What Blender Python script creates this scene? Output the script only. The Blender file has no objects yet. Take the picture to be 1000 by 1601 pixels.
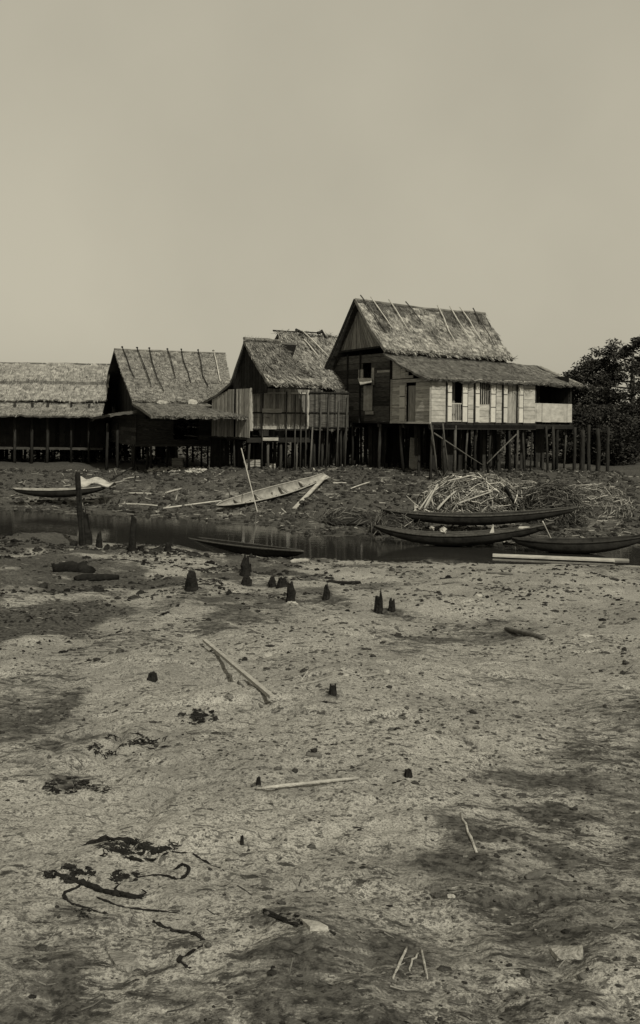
import bpy, math, random
import numpy as np
from mathutils import Vector, Matrix
random.seed(7); rng = np.random.default_rng(7)
R = math.radians
# ------------------------------------------------------------------ camera, sky, sun
scn = bpy.context.scene
COL = scn.collection
EYE, F, HY, ROLL = 3.9, 1400.0, 657.0, R(0.7)
cam_d = bpy.data.cameras.new("camera"); cam = bpy.data.objects.new("camera", cam_d); COL.objects.link(cam)
cr, sr = math.cos(ROLL), math.sin(ROLL)
cam.matrix_world = Matrix(((cr, -sr, 0, 0), (0, 0, -1, 0), (sr, cr, 0, EYE), (0, 0, 0, 1)))
cam_d.sensor_fit = 'VERTICAL'; cam_d.sensor_height = 36.0; cam_d.lens = F / 1601 * 36
cam_d.shift_y = (HY - 800.5) / 1601; cam_d.clip_start = 0.1; cam_d.clip_end = 6000
scn.camera = cam
SUN_V = Vector((0.42, -0.91, 0)).normalized(); ELEV = R(43)
w = bpy.data.worlds.new("World"); scn.world = w; w.use_nodes = True
nt = w.node_tree; nt.nodes.clear()
sky = nt.nodes.new('ShaderNodeTexSky'); sky.sky_type = 'NISHITA'; sky.sun_disc = False
sky.sun_elevation = ELEV; sky.sun_rotation = math.atan2(SUN_V.x, SUN_V.y)
sky.air_density = 1.0; sky.dust_density = 4.0; sky.ozone_density = 1.0
bw = nt.nodes.new('ShaderNodeRGBToBW'); nt.links.new(sky.outputs[0], bw.inputs[0])
# plate sensitivity: the sky is one even, slightly clouded tone
vm = nt.nodes.new('ShaderNodeMath'); vm.operation = 'POWER'; vm.inputs[1].default_value = 0.16
nt.links.new(bw.outputs[0], vm.inputs[0])
tc = nt.nodes.new('ShaderNodeTexCoord'); nz = nt.nodes.new('ShaderNodeTexNoise')
nz.inputs['Scale'].default_value = 3.0; nz.inputs['Detail'].default_value = 7
nt.links.new(tc.outputs['Generated'], nz.inputs['Vector'])
mr = nt.nodes.new('ShaderNodeMapRange'); mr.inputs[1].default_value = .3; mr.inputs[2].default_value = .7
mr.inputs[3].default_value = .93; mr.inputs[4].default_value = 1.06
nt.links.new(nz.outputs['Fac'], mr.inputs[0])
m2 = nt.nodes.new('ShaderNodeMath'); m2.operation = 'MULTIPLY'
nt.links.new(vm.outputs[0], m2.inputs[0]); nt.links.new(mr.outputs[0], m2.inputs[1])
vs = nt.nodes.new('ShaderNodeVectorMath'); vs.operation = 'SCALE'; vs.inputs[0].default_value = (1.86, 1.73, 1.36)
nt.links.new(m2.outputs[0], vs.inputs['Scale'])
bg = nt.nodes.new('ShaderNodeBackground'); bg.inputs['Strength'].default_value = 0.15
out = nt.nodes.new('ShaderNodeOutputWorld')
nt.links.new(vs.outputs[0], bg.inputs['Color']); nt.links.new(bg.outputs[0], out.inputs['Surface'])
sl = bpy.data.lights.new("sun", 'SUN'); sl.energy = 2.6; sl.angle = R(0.6); sl.color = (1.0, .95, .80)
so = bpy.data.objects.new("sun", sl); COL.objects.link(so)
sd = Vector((SUN_V.x * math.cos(ELEV), SUN_V.y * math.cos(ELEV), math.sin(ELEV)))
so.rotation_euler = sd.to_track_quat('Z', 'Y').to_euler(); so.location = (20, -30, 40)
vsn = scn.view_settings
vsn.view_transform = 'Standard'; vsn.look = 'None'; vsn.exposure = 0.55; vsn.gamma = 1.0; vsn.use_curve_mapping = False

# ------------------------------------------------------------------ pixel <-> place
def ray(px, py):
    dx, dy = px - 500.0, py - HY
    return (dx * cr + dy * sr) / F, -(-dx * sr + dy * cr) / F
def at(px, py, Y):
    a, b = ray(px, py); return Vector((a * Y, Y, EYE + b * Y))
def onz(px, py, z):
    a, b = ray(px, py); Y = (z - EYE) / b; return Vector((a * Y, Y, z))

# ------------------------------------------------------------------ numpy noise and terrain
_perm = rng.random((256, 256))
def vnoise(x, y):
    xi, yi = np.floor(x).astype(int), np.floor(y).astype(int)
    fx, fy = x - xi, y - yi
    fx = fx * fx * (3 - 2 * fx); fy = fy * fy * (3 - 2 * fy)
    g = lambda a, b: _perm[a % 256, b % 256]
    return (g(xi, yi) * (1 - fx) + g(xi + 1, yi) * fx) * (1 - fy) + (g(xi, yi + 1) * (1 - fx) + g(xi + 1, yi + 1) * fx) * fy
def fbm(x, y, o=4):
    s = 0; a = .5; t = 0
    for k in range(o):
        s = s + a * vnoise(x * 2 ** k + 17.3 * k, y * 2 ** k + 9.1 * k); t += a; a *= .5
    return s / t
FAR = [onz(*p, 0) for p in ((60, 800), (100, 804), (230, 808), (340, 816), (420, 822), (470, 838), (560, 838), (600, 846), (700, 852), (930, 858))]
NEAR = [onz(*p, 0) for p in ((60, 846), (140, 849), (210, 852), (280, 852), (340, 864), (450, 872), (600, 878), (930, 884))]
fx_ = np.array([p.x for p in FAR]); fy_ = np.array([p.y for p in FAR])
nx_ = np.array([p.x for p in NEAR]); ny_ = np.array([p.y for p in NEAR])
MOUNDS = []     # (x, y, rx, ry, h)
def sstep(t): t = np.clip(t, 0, 1); return t * t * (3 - 2 * t)
def gz(x, y, fine=True):
    x = np.asarray(x, float); y = np.asarray(y, float)
    yf = np.interp(x, fx_, fy_) + (fbm(x * 1.3, x * 0 + 3, 3) - .5) * 1.1
    yn = np.interp(x, nx_, ny_) + (fbm(x * 1.7, x * 0 + 8, 3) - .5) * .7
    t = (yn - y) / (yn - 2.5)
    near = 2.35 * np.clip(t, -1, 1) ** 1.0 + np.where(t > 1, .03 * np.clip(2.5 - y, 0, 10), 0)
    near = near + .05 * sstep((yn - y) / .6) - .02
    near = near + (fbm(x * .55, y * .4 + 5, 3) - .5) * .42 * sstep((yn - y) / 4) * sstep((y - 1) / 8)
    near = near + (fbm(x * 2.1 + 40, y * 1.5, 3) - .5) * .09 * sstep((yn - y) / 1.5)
    bed = -.3 * sstep((y - yn) / 1.2) * sstep((yf - y) / 1.0) - .03
    topz = 1.42 - .35 * sstep((-x - 2) / 8)
    far = topz * sstep((y - yf) / (43.5 - yf) * .62 + .0) / sstep(.62)
    far = np.minimum(far, topz + 0 * far)
    far = far + (fbm(x * .7 + 9, y * .6, 4) - .5) * .34 * sstep((y - yf) / 2) + (fbm(x * 3 + 9, y * 3, 3) - .5) * .14 * sstep((y - yf) / .6)
    far = np.where(y > 70, far * np.clip(1 - (y - 70) / 200, .4, 1), far)
    z = np.where(y < yn, near, np.where(y > yf, far, bed))
    for (mx, my, rx, ry, h) in MOUNDS:
        d = ((x - mx) / rx) ** 2 + ((y - my) / ry) ** 2
        z = z + h * np.exp(-d * 1.2) * (.75 + .5 * fbm(x * 3, y * 3, 3))
    rr = np.abs(fbm(x * .55 + 31, y * .8 + 3, 4) - .5); run = np.exp(-(rr / .012) ** 2) * np.where(y < yn, 1, 0) * sstep((y - 1.5) / 3)
    z = z - .035 * run
    if fine:
        a = np.clip(1.5 - y / 28, .5, 1.4)
        z = z + ((fbm(x * 6, y * 6, 3) - .5) * .034 + (fbm(x * 19 + 3, y * 19, 3) - .5) * .018) * a * np.where((y > yn) & (y < yf), 0, 1)
    return z
def onground(px, py, dz=0.0):
    a, b = ray(px, py); lo, hi = 1.3, 75.0
    for n_ in (60, 24, 24):
        ys = np.geomspace(lo, hi, n_); hit = gz(a * ys, ys) >= EYE + b * ys
        i = int(np.argmax(hit)) if hit.any() else len(ys) - 1
        lo, hi = float(ys[max(i - 1, 0)]), float(ys[i])
    Y = float(ys[i]); X = a * Y
    return Vector((X, Y, float(gz(X, Y)) + dz))
def gzf(x, y): return float(gz(x, y))
def near_ground(px, py, z):
    for _ in range(2): p = onz(px, py, z); z = gzf(p.x, p.y)
    return onz(px, py, z)

# ------------------------------------------------------------------ materials
def C(v, r=1.0, g=.975, b=.90): return (v * r, v * g, v * b, 1)
def mat(name, v, rough=.85, scale=6, contrast=.35, stretch=(1, 1, 1), bump=.3, bscale=None, tint=True, speck=0, spec=.08, detail=6):
    m = bpy.data.materials.new(name); m.use_nodes = True; n = m.node_tree; b = n.nodes['Principled BSDF']
    b.inputs['Roughness'].default_value = rough; b.inputs['Specular IOR Level'].default_value = spec
    tcn = n.nodes.new('ShaderNodeTexCoord'); mp = n.nodes.new('ShaderNodeMapping')
    mp.inputs['Scale'].default_value = stretch; n.links.new(tcn.outputs['Object'], mp.inputs['Vector'])
    no = n.nodes.new('ShaderNodeTexNoise'); no.inputs['Scale'].default_value = scale; no.inputs['Detail'].default_value = detail
    no.inputs['Roughness'].default_value = .65
    n.links.new(mp.outputs[0], no.inputs['Vector'])
    rp = n.nodes.new('ShaderNodeValToRGB'); rp.color_ramp.elements[0].position = .3; rp.color_ramp.elements[1].position = .72
    rp.color_ramp.elements[0].color = C(v * (1 - contrast)); rp.color_ramp.elements[1].color = C(v * (1 + contrast))
    n.links.new(no.outputs['Fac'], rp.inputs['Fac']); col = rp.outputs['Color']
    if tint:
        at_ = n.nodes.new('ShaderNodeAttribute'); at_.attribute_name = 'tint'
        mx = n.nodes.new('ShaderNodeMix'); mx.data_type = 'RGBA'; mx.blend_type = 'MULTIPLY'; mx.inputs['Factor'].default_value = 1
        n.links.new(col, mx.inputs['A']); n.links.new(at_.outputs['Color'], mx.inputs['B']); col = mx.outputs['Result']
    n.links.new(col, b.inputs['Base Color'])
    if bump:
        n3 = n.nodes.new('ShaderNodeTexNoise'); n3.inputs['Scale'].default_value = bscale or scale * 4; n3.inputs['Detail'].default_value = 4
        n.links.new(mp.outputs[0], n3.inputs['Vector'])
        bp = n.nodes.new('ShaderNodeBump'); bp.inputs['Strength'].default_value = bump; bp.inputs['Distance'].default_value = .03
        n.links.new(n3.outputs['Fac'], bp.inputs['Height']); n.links.new(bp.outputs[0], b.inputs['Normal'])
    return m
M = dict(
    thatch=mat('nipa_thatch', .165, scale=3.0, contrast=.55, stretch=(1, 1, 2.2), bump=.8, bscale=18),
    thatch_pale=mat('pale_thatch', .22, scale=3.5, contrast=.5, stretch=(1, 1, 2), bump=.8, bscale=18),
    thatch_dark=mat('dark_thatch', .095, scale=3.2, contrast=.5, stretch=(1, 1, 2), bump=.8, bscale=18),
    wood_dark=mat('weathered_dark_plank', .06, scale=3, contrast=.6, stretch=(1, 1, 7), bump=.4),
    wood_mid=mat('grey_plank', .22, scale=3, contrast=.5, stretch=(6, 6, .8), bump=.4),
    wood_end=mat('worn_limewashed_plank', .33, scale=2.5, contrast=.4, stretch=(1, 1, 8), bump=.4),
    white=mat('limewash', .33, scale=2.6, contrast=.30, stretch=(1, 1, 2), bump=.2),
    shutter=mat('bright_limewash', .46, scale=4, contrast=.12, stretch=(1, 1, 2), bump=.2),
    pole=mat('pale_bamboo', .38, scale=5, contrast=.3, stretch=(1, 1, .5), bump=.2),
    stilt=mat('dark_piling', .022, scale=4, contrast=.6, stretch=(3, 3, .6), bump=.5),
    stilt_pale=mat('grey_piling', .058, scale=4, contrast=.5, stretch=(3, 3, .6), bump=.5),
    black=mat('charred_wood', .013, scale=9, contrast=.6, bump=.9, bscale=30),
    hull=mat('tarred_hull', .026, scale=3, contrast=.6, rough=.85, bump=.3),
    hull_pale=mat('sun_bleached_hull', .24, scale=4, contrast=.4, bump=.4),
    stick=mat('driftwood', .30, scale=18, contrast=.35, bump=.5, bscale=60),
    stick_dark=mat('wet_stick', .09, scale=14, contrast=.4, bump=.4),
    weed=mat('black_weed', .012, scale=14, contrast=.5, bump=.6),
    stone=mat('pale_chip', .36, scale=10, contrast=.2, bump=.3),
    clod=mat('mud_clod', .055, scale=12, contrast=.6, bump=.7, bscale=50),
    clod_mid=mat('mud_crumb', .105, scale=12, contrast=.5, bump=.7, bscale=50),
    leaf=mat('foliage', .032, scale=1.2, contrast=.6, bump=0, detail=3),
    bark=mat('bark', .10, scale=5, contrast=.5),
    straw=mat('brushwood', .23, scale=6, contrast=.5, bump=.3),
    inside=mat('shade_dark_board', .022, scale=3, contrast=.4, bump=.2),  # near-black tone paints indoor, underfloor and overhang shade into the boards
)
# ------------------------------------------------------------------ mesh builder
class MB:
    def __init__(s): s.v = []; s.f = []; s.t = []
    def add(s, vs, fs, t=1.0):
        o = len(s.v); s.v += [tuple(v) for v in vs]; s.f += [tuple(i + o for i in f) for f in fs]; s.t += [t] * len(fs)
    def hexa(s, b, tt, t=1.0):        # 4 bottom corners, 4 top corners
        s.add(list(b) + list(tt), [(3, 2, 1, 0), (4, 5, 6, 7), (0, 1, 5, 4), (1, 2, 6, 5), (2, 3, 7, 6), (3, 0, 4, 7)], t)
    def box(s, c, ax, ay, az, t=1.0):  # centre and three half axes (vectors)
        c = Vector(c); q = [c - ax - ay - az, c + ax - ay - az, c + ax + ay - az, c - ax + ay - az]
        s.hexa(q, [p + 2 * az for p in q], t)
    def beam(s, a, b, w, h=None, t=1.0, up=(0, 0, 1)):
        a, b = Vector(a), Vector(b); d = (b - a).normalized(); u = Vector(up)
        if abs(d.dot(u)) > .95: u = Vector((0, 1, 0))
        x = d.cross(u).normalized() * w / 2; y = x.cross(d).normalized() * (h or w) / 2
        s.box((a + b) / 2, x, (b - a) / 2, y, t)
    def tube(s, pts, rad, seg=7, t=1.0, jag=0.0, cap=True):
        pts = [Vector(p) for p in pts]; n = len(pts); vs = []
        if not hasattr(rad, '__len__'): rad = [rad] * n
        prev = None
        for i, p in enumerate(pts):
            d = (pts[min(i + 1, n - 1)] - pts[max(i - 1, 0)])
            d = d.normalized() if d.length > 1e-6 else Vector((0, 0, 1))
            u = prev if prev is not None else (Vector((0, 0, 1)) if abs(d.z) < .9 else Vector((1, 0, 0)))
            x = (u - d * u.dot(d))
            x = x.normalized() if x.length > 1e-5 else Vector((1, 0, 0)); prev = x
            y = d.cross(x)
            for k in range(seg):
                a = 2 * math.pi * k / seg; r = rad[i] * (1 + random.uniform(-jag, jag))
                vs.append(p + x * math.cos(a) * r + y * math.sin(a) * r)
        fs = [(i * seg + k, i * seg + (k + 1) % seg, (i + 1) * seg + (k + 1) % seg, (i + 1) * seg + k) for i in range(n - 1) for k in range(seg)]
        if cap: fs += [tuple(range(seg - 1, -1, -1)), tuple((n - 1) * seg + k for k in range(seg))]
        s.add(vs, fs, t)
    def blob(s, c, r, t=1.0, seg=6, rings=4, jag=.25):
        c = Vector(c); vs = []; r = Vector(r)
        for i in range(rings + 1):
            th = math.pi * i / rings
            for k in range(seg):
                a = 2 * math.pi * (k + .5 * (i % 2)) / seg; j = 1 + random.uniform(-jag, jag)
                vs.append(c + Vector((r.x * math.sin(th) * math.cos(a) * j, r.y * math.sin(th) * math.sin(a) * j, r.z * math.cos(th) * j)))
        s.add(vs, [(i * seg + k, (i + 1) * seg + k, (i + 1) * seg + (k + 1) % seg, i * seg + (k + 1) % seg) for i in range(rings) for k in range(seg)], t)
    def build(s, name, m, parent=None, smooth=False):
        me = bpy.data.meshes.new(name); off = wloc(parent)
        me.from_pydata([(v[0] - off[0], v[1] - off[1], v[2] - off[2]) for v in s.v], [], s.f)
        ca = me.color_attributes.new('tint', 'FLOAT_COLOR', 'CORNER')
        arr = []
        for f, t in zip(s.f, s.t): arr += [t, t, t, 1.0] * len(f)
        ca.data.foreach_set('color', arr)
        me.materials.append(M[m] if isinstance(m, str) else m)
        if smooth: me.polygons.foreach_set('use_smooth', [True] * len(me.polygons))
        me.update(); o = bpy.data.objects.new(name, me); COL.objects.link(o)
        if parent: o.parent = parent
        return o
def wloc(o):
    v = Vector((0, 0, 0))
    while o: v = v + o.location; o = o.parent
    return v
def tag(o, label=None, cat=None, group=None, kind=None):
    if label: o['label'] = label
    if cat: o['category'] = cat
    if group: o['group'] = group
    if kind: o['kind'] = kind
    return o
def empty(name, loc, label, cat, group=None):
    o = bpy.data.objects.new(name, None); COL.objects.link(o); o.location = loc; o.empty_display_size = .3
    return tag(o, label, cat, group)
def solo(name, mb, m, base, label, cat, group=None, smooth=False, kind=None):
    o = mb.build(name, m, None, smooth); me = o.data; base = Vector(base)
    me.transform(Matrix.Translation(-base)); o.location = base
    return tag(o, label, cat, group, kind)

# ------------------------------------------------------------------ ground sheet
STUMP_AT = [(383, 899, 15), (299, 922, 19), (454, 941, 15), (510, 936, 12), (591, 956, 14), (612, 955, 12), (520, 1084, 13), (238, 1063, 17), (425, 917, 13), (441, 917, 17), (129, 852, 20), (206, 861, 16), (262, 862, 14), (385, 915, 20)]
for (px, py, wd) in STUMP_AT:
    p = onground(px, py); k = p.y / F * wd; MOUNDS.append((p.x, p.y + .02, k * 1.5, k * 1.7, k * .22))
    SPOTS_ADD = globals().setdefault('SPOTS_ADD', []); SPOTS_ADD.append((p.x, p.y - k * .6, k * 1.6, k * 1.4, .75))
def px2x(px, Y): return (px - 500) / F * Y
MOUNDS += [(-8.3, 27.0, 1.6, .9, .30)]          # dark hump at the left water's edge
MOUNDS += [(2.2, 36.0, 2.6, 2.2, .42), (7.5, 36.5, 3.5, 2.4, .30), (-6.5, 42, 3.5, 2.0, .28)]
def ground():
    ys = np.concatenate([np.arange(-9, 1.6, .25), np.arange(1.6, 10, .024), np.arange(10, 26, .07), np.arange(26, 52, .10), 52 * (3500 / 52) ** (np.linspace(0, 1, 60) ** 1.3)])
    a = np.linspace(-1, 1, 420); k = 4.2
    sx = np.sinh(k * a) / math.sinh(k)
    Y, S = np.meshgrid(ys, sx, indexing='ij'); X = S * (np.abs(Y) * .9 + 11)
    Z = gz(X, Y)
    n, m = Y.shape
    co = np.stack([X, Y, Z], -1).reshape(-1, 3).astype(np.float32)
    i = np.arange(n * m).reshape(n, m)
    q = np.stack([i[:-1, :-1], i[:-1, 1:], i[1:, 1:], i[1:, :-1]], -1).reshape(-1, 4)
    me = bpy.data.meshes.new('ground'); me.vertices.add(n * m); me.vertices.foreach_set('co', co.ravel())
    me.loops.add(q.size); me.loops.foreach_set('vertex_index', q.ravel().astype(np.int32))
    me.polygons.add(len(q)); me.polygons.foreach_set('loop_start', np.arange(0, q.size, 4, dtype=np.int32))
    me.polygons.foreach_set('use_smooth', np.ones(len(q), bool)); me.update(calc_edges=True); me.validate()
    # algae / wet mud film on the flat, plus shade painted under the houses
    x, y = X.ravel(), Y.ravel()
    yn = np.interp(x, nx_, ny_); yf = np.interp(x, fx_, fy_)
    d = np.zeros_like(x)
    near = y < yn
    st = fbm(x * .9 + 3, y * .55 + 2, 4)
    d += np.where(near, (st - .5) * 2.3, 0)
    u = x / np.maximum(y, 1.5)                       # bearing, for the large drift of film on the right
    d += np.where(near, .66 * sstep((x - .09 * y + .2) / 1.4) * sstep((9 - y) / 4) * (fbm(x * 1.2, y * 1.1 + 30, 3) * 1.6 - .2), 0)
    d += np.where(near, .95 * sstep((y - 6.3) / 3.0) * sstep((.13 * y - x) / 4) * np.clip(fbm(x * 1.1 + 11, y * .6, 4) * 4.0 - 1.35, -.2, 1.25), 0)
    d += np.where(near, .42 * sstep((3.3 - y) / .9) * fbm(x * 3 + 4, y * 3, 3) * 1.8, 0)
    d += np.where(near, -.35 * np.exp(-((x + .5) / 1.5) ** 2 - ((y - 4.9) / 1.5) ** 2), 0)
    d += np.where(near, .3 * sstep((y - yn + 1.2) / 1.0), 0)
    d += np.where(near, .5 * sstep((-.22 - u) / .06) * sstep((y - 1.0) / 1), 0)
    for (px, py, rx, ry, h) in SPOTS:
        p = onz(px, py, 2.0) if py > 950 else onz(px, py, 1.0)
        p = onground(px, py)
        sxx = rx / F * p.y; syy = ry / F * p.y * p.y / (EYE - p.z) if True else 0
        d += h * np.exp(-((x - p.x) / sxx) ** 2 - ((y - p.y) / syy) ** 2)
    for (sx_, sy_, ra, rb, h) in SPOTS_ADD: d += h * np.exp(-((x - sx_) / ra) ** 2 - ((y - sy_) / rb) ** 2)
    rr = np.abs(fbm(x * .55 + 31, y * .8 + 3, 4) - .5); d += np.where(near, .30 * np.exp(-(rr / .016) ** 2), 0)
    farb = y > yf
    d = np.where(farb, 1.10 + (fbm(x * .8, y * .8, 3) - .5) * 1.5 + .5 * sstep((yf + 1.4 - y) / 1.4) + .35 * sstep((x - 1) / 3) * sstep((yf + 3.2 - y) / 2) + .7 * sstep((y - 41.5) / 2.0) * sstep((66 - y) / 3), d)  # last term paints shade under the houses; boat-side term mixes damp and shade
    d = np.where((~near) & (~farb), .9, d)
    at_ = me.attributes.new('film_shade', 'FLOAT', 'POINT'); at_.data.foreach_set('value', np.clip(d, -1, 1.5).astype(np.float32))
    # material
    m_ = bpy.data.materials.new('tidal_mud'); m_.use_nodes = True; N = m_.node_tree; b = N.nodes['Principled BSDF']; L = N.links
    b.inputs['Roughness'].default_value = .8; b.inputs['Specular IOR Level'].default_value = .08
    tc = N.nodes.new('ShaderNodeTexCoord')
    def noise(sc, det=5, ro=.6, stretch=None):
        no = N.nodes.new('ShaderNodeTexNoise'); no.inputs['Scale'].default_value = sc; no.inputs['Detail'].default_value = det; no.inputs['Roughness'].default_value = ro
        if stretch:
            mp = N.nodes.new('ShaderNodeMapping'); mp.inputs['Scale'].default_value = stretch
            L.new(tc.outputs['Object'], mp.inputs['Vector']); L.new(mp.outputs[0], no.inputs['Vector'])
        else: L.new(tc.outputs['Object'], no.inputs['Vector'])
        return no.outputs['Fac']
    def mth(op, a, b_=None, c=None):
        n_ = N.nodes.new('ShaderNodeMath'); n_.operation = op
        for i, q_ in enumerate((a, b_, c)):
            if q_ is None: continue
            if isinstance(q_, (int, float)): n_.inputs[i].default_value = q_
            else: L.new(q_, n_.inputs[i])
        return n_.outputs[0]
    def ss(v, lo, hi, a=0, b_=1):
        r = N.nodes.new('ShaderNodeMapRange'); r.interpolation_type = 'SMOOTHSTEP'
        for i, q_ in enumerate((lo, hi, a, b_)): r.inputs[i + 1].default_value = q_
        L.new(v, r.inputs[0]); return r.outputs[0]
    def mixc(f, a, b_):
        x_ = N.nodes.new('ShaderNodeMix'); x_.data_type = 'RGBA'
        L.new(f, x_.inputs['Factor'])
        for nm, q_ in (('A', a), ('B', b_)):
            if isinstance(q_, tuple): x_.inputs[nm].default_value = q_
            else: L.new(q_, x_.inputs[nm])
        return x_.outputs['Result']
    film_shade = N.nodes.new('ShaderNodeAttribute'); film_shade.attribute_name = 'film_shade'; fl = film_shade.outputs['Fac']
    n1 = noise(.9, 4); n2 = noise(5, 6, .7); n3 = noise(26, 5, .7); n4 = noise(110, 3, .7); n5 = noise(7, 6, .75, (1, 1.7, 1))
    n6 = noise(13, 6, .78, (.55, 1.5, 1)); n7 = noise(2.1, 3, .6); n8 = noise(48, 4, .75)
    base = mixc(ss(n2, .35, .68), C(.20), C(.33))
    base = mixc(ss(n1, .35, .65, 0, .6), base, C(.42))
    base = mixc(ss(n4, .44, .58, 0, .65), base, C(.10))                 # sand grain
    spk = mth('ADD', n8, mth('MULTIPLY', mth('SUBTRACT', n2, .5), .35))
    base = mixc(ss(spk, .55, .60, 0, .85), base, C(.055))             # peppering of crumbs
    base = mixc(ss(n3, .56, .62, 0, .8), base, C(.06))
    # flecks of rotten leaf and peat in drifts, thickest where the film lies
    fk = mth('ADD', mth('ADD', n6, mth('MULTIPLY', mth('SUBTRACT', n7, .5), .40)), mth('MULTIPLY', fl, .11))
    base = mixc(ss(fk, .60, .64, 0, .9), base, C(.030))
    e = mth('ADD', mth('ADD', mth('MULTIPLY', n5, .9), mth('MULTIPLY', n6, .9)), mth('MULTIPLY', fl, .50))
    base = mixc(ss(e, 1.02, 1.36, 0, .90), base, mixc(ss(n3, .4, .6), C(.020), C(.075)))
    L.new(base, b.inputs['Base Color'])
    h = mth('ADD', mth('MULTIPLY', n2, .5), mth('ADD', mth('MULTIPLY', n3, .35), mth('MULTIPLY', n4, .16)))
    bp = N.nodes.new('ShaderNodeBump'); bp.inputs['Strength'].default_value = .75; bp.inputs['Distance'].default_value = .035
    L.new(h, bp.inputs['Height']); L.new(bp.outputs[0], b.inputs['Normal'])
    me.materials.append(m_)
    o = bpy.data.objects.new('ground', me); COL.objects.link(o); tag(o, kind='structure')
    return o
# dark film placed where the photo shows it: px, py, rx, ry (photo px), strength
SPOTS = [(310, 1120, 24, 10, 1.1), (170, 1150, 60, 10, .7), (215, 1170, 25, 14, .7), (110, 1230, 60, 14, .9), (90, 1110, 18, 30, .9),
         (740, 1060, 150, 16, .55), (830, 1110, 110, 18, .4), (820, 1220, 110, 18, .7), (760, 1300, 60, 22, .8), (860, 1270, 60, 20, .8),
         (710, 1290, 40, 40, .6), (680, 1340, 90, 24, .5), (780, 1400, 120, 40, .6), (870, 1460, 80, 30, .5), (620, 1480, 60, 26, .5),
         (420, 1430, 60, 14, .5), (480, 1445, 50, 10, .5), (430, 1480, 60, 16, .5), (700, 1350, 90, 20, .4), (200, 990, 120, 14, .5),
         (150, 950, 90, 20, .45), (350, 930, 100, 14, .4), (640, 965, 60, 6, .4), (690, 1000, 80, 7, .6), (800, 990, 60, 6, .5),
         (450, 1030, 60, 12, .6), (530, 1055, 40, 8, .5), (200, 1445, 80, 20, .4), (130, 1420, 60, 20, .4), (300, 1190, 60, 10, .3),
         (900, 1180, 70, 20, .5), (370, 890, 60, 12, .4), (240, 880, 60, 9, .5), (540, 1330, 60, 10, .35), (900, 1340, 60, 16, .5)]
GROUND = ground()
# ------------------------------------------------------------------ water
def water():
    me = bpy.data.meshes.new('water'); n = 60
    xs = np.linspace(-60, 60, n)
    yn = np.interp(xs, nx_, ny_) - 1.6; yf = np.interp(xs, fx_, fy_) + 1.6
    vs = [(x, a, 0) for x, a in zip(xs, yn)] + [(x, a, 0) for x, a in zip(xs, yf)]
    me.from_pydata(vs, [], [(i, i + 1, n + i + 1, n + i) for i in range(n - 1)])
    m = bpy.data.materials.new('creek_water'); m.use_nodes = True; N = m.node_tree; b = N.nodes['Principled BSDF']
    b.inputs['Base Color'].default_value = C(.02); b.inputs['Roughness'].default_value = .06; b.inputs['IOR'].default_value = 1.33
    tc = N.nodes.new('ShaderNodeTexCoord'); mp = N.nodes.new('ShaderNodeMapping'); mp.inputs['Scale'].default_value = (1, 2.5, 1)
    no = N.nodes.new('ShaderNodeTexNoise'); no.inputs['Scale'].default_value = 2.2; no.inputs['Detail'].default_value = 3
    bp = N.nodes.new('ShaderNodeBump'); bp.inputs['Strength'].default_value = .07; bp.inputs['Distance'].default_value = .05
    N.links.new(tc.outputs['Object'], mp.inputs[0]); N.links.new(mp.outputs[0], no.inputs['Vector'])
    N.links.new(no.outputs['Fac'], bp.inputs['Height']); N.links.new(bp.outputs[0], b.inputs['Normal'])
    me.materials.append(m); o = bpy.data.objects.new('water', me); COL.objects.link(o); tag(o, kind='structure')
water()

# ------------------------------------------------------------------ house frame
class House:
    """origin = front corner; u runs along the ridge, s runs back from the front wall"""
    def __init__(s, px, Y, deg):
        a, _ = ray(px, HY); s.o = Vector((a * Y, Y, 0)); g = R(deg)
        s.u = Vector((math.cos(g), math.sin(g), 0)); s.v = Vector((-math.sin(g), math.cos(g), 0))
    def p(s, u, t, z): q = s.o + s.u * u + s.v * t; return Vector((q.x, q.y, z))
    def _hit(s, px, py, q, n):
        a, b = ray(px, py); d = Vector((a, 1, 0)); k = q.dot(n) / d.dot(n); P = d * k
        return P, EYE + b * k
    def on_u(s, px, py, u=0):       # on the plane across the ridge at u -> (s, z)
        P, z = s._hit(px, py, s.o + s.u * u, s.u); return (P - s.o).dot(s.v), z
    def on_s(s, px, py, t=0):       # on the plane along the ridge at s=t -> (u, z)
        P, z = s._hit(px, py, s.o + s.v * t, s.v); return (P - s.o).dot(s.u), z
    def gnd(s, u, t): q = s.p(u, t, 0); return gzf(q.x, q.y)

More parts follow.
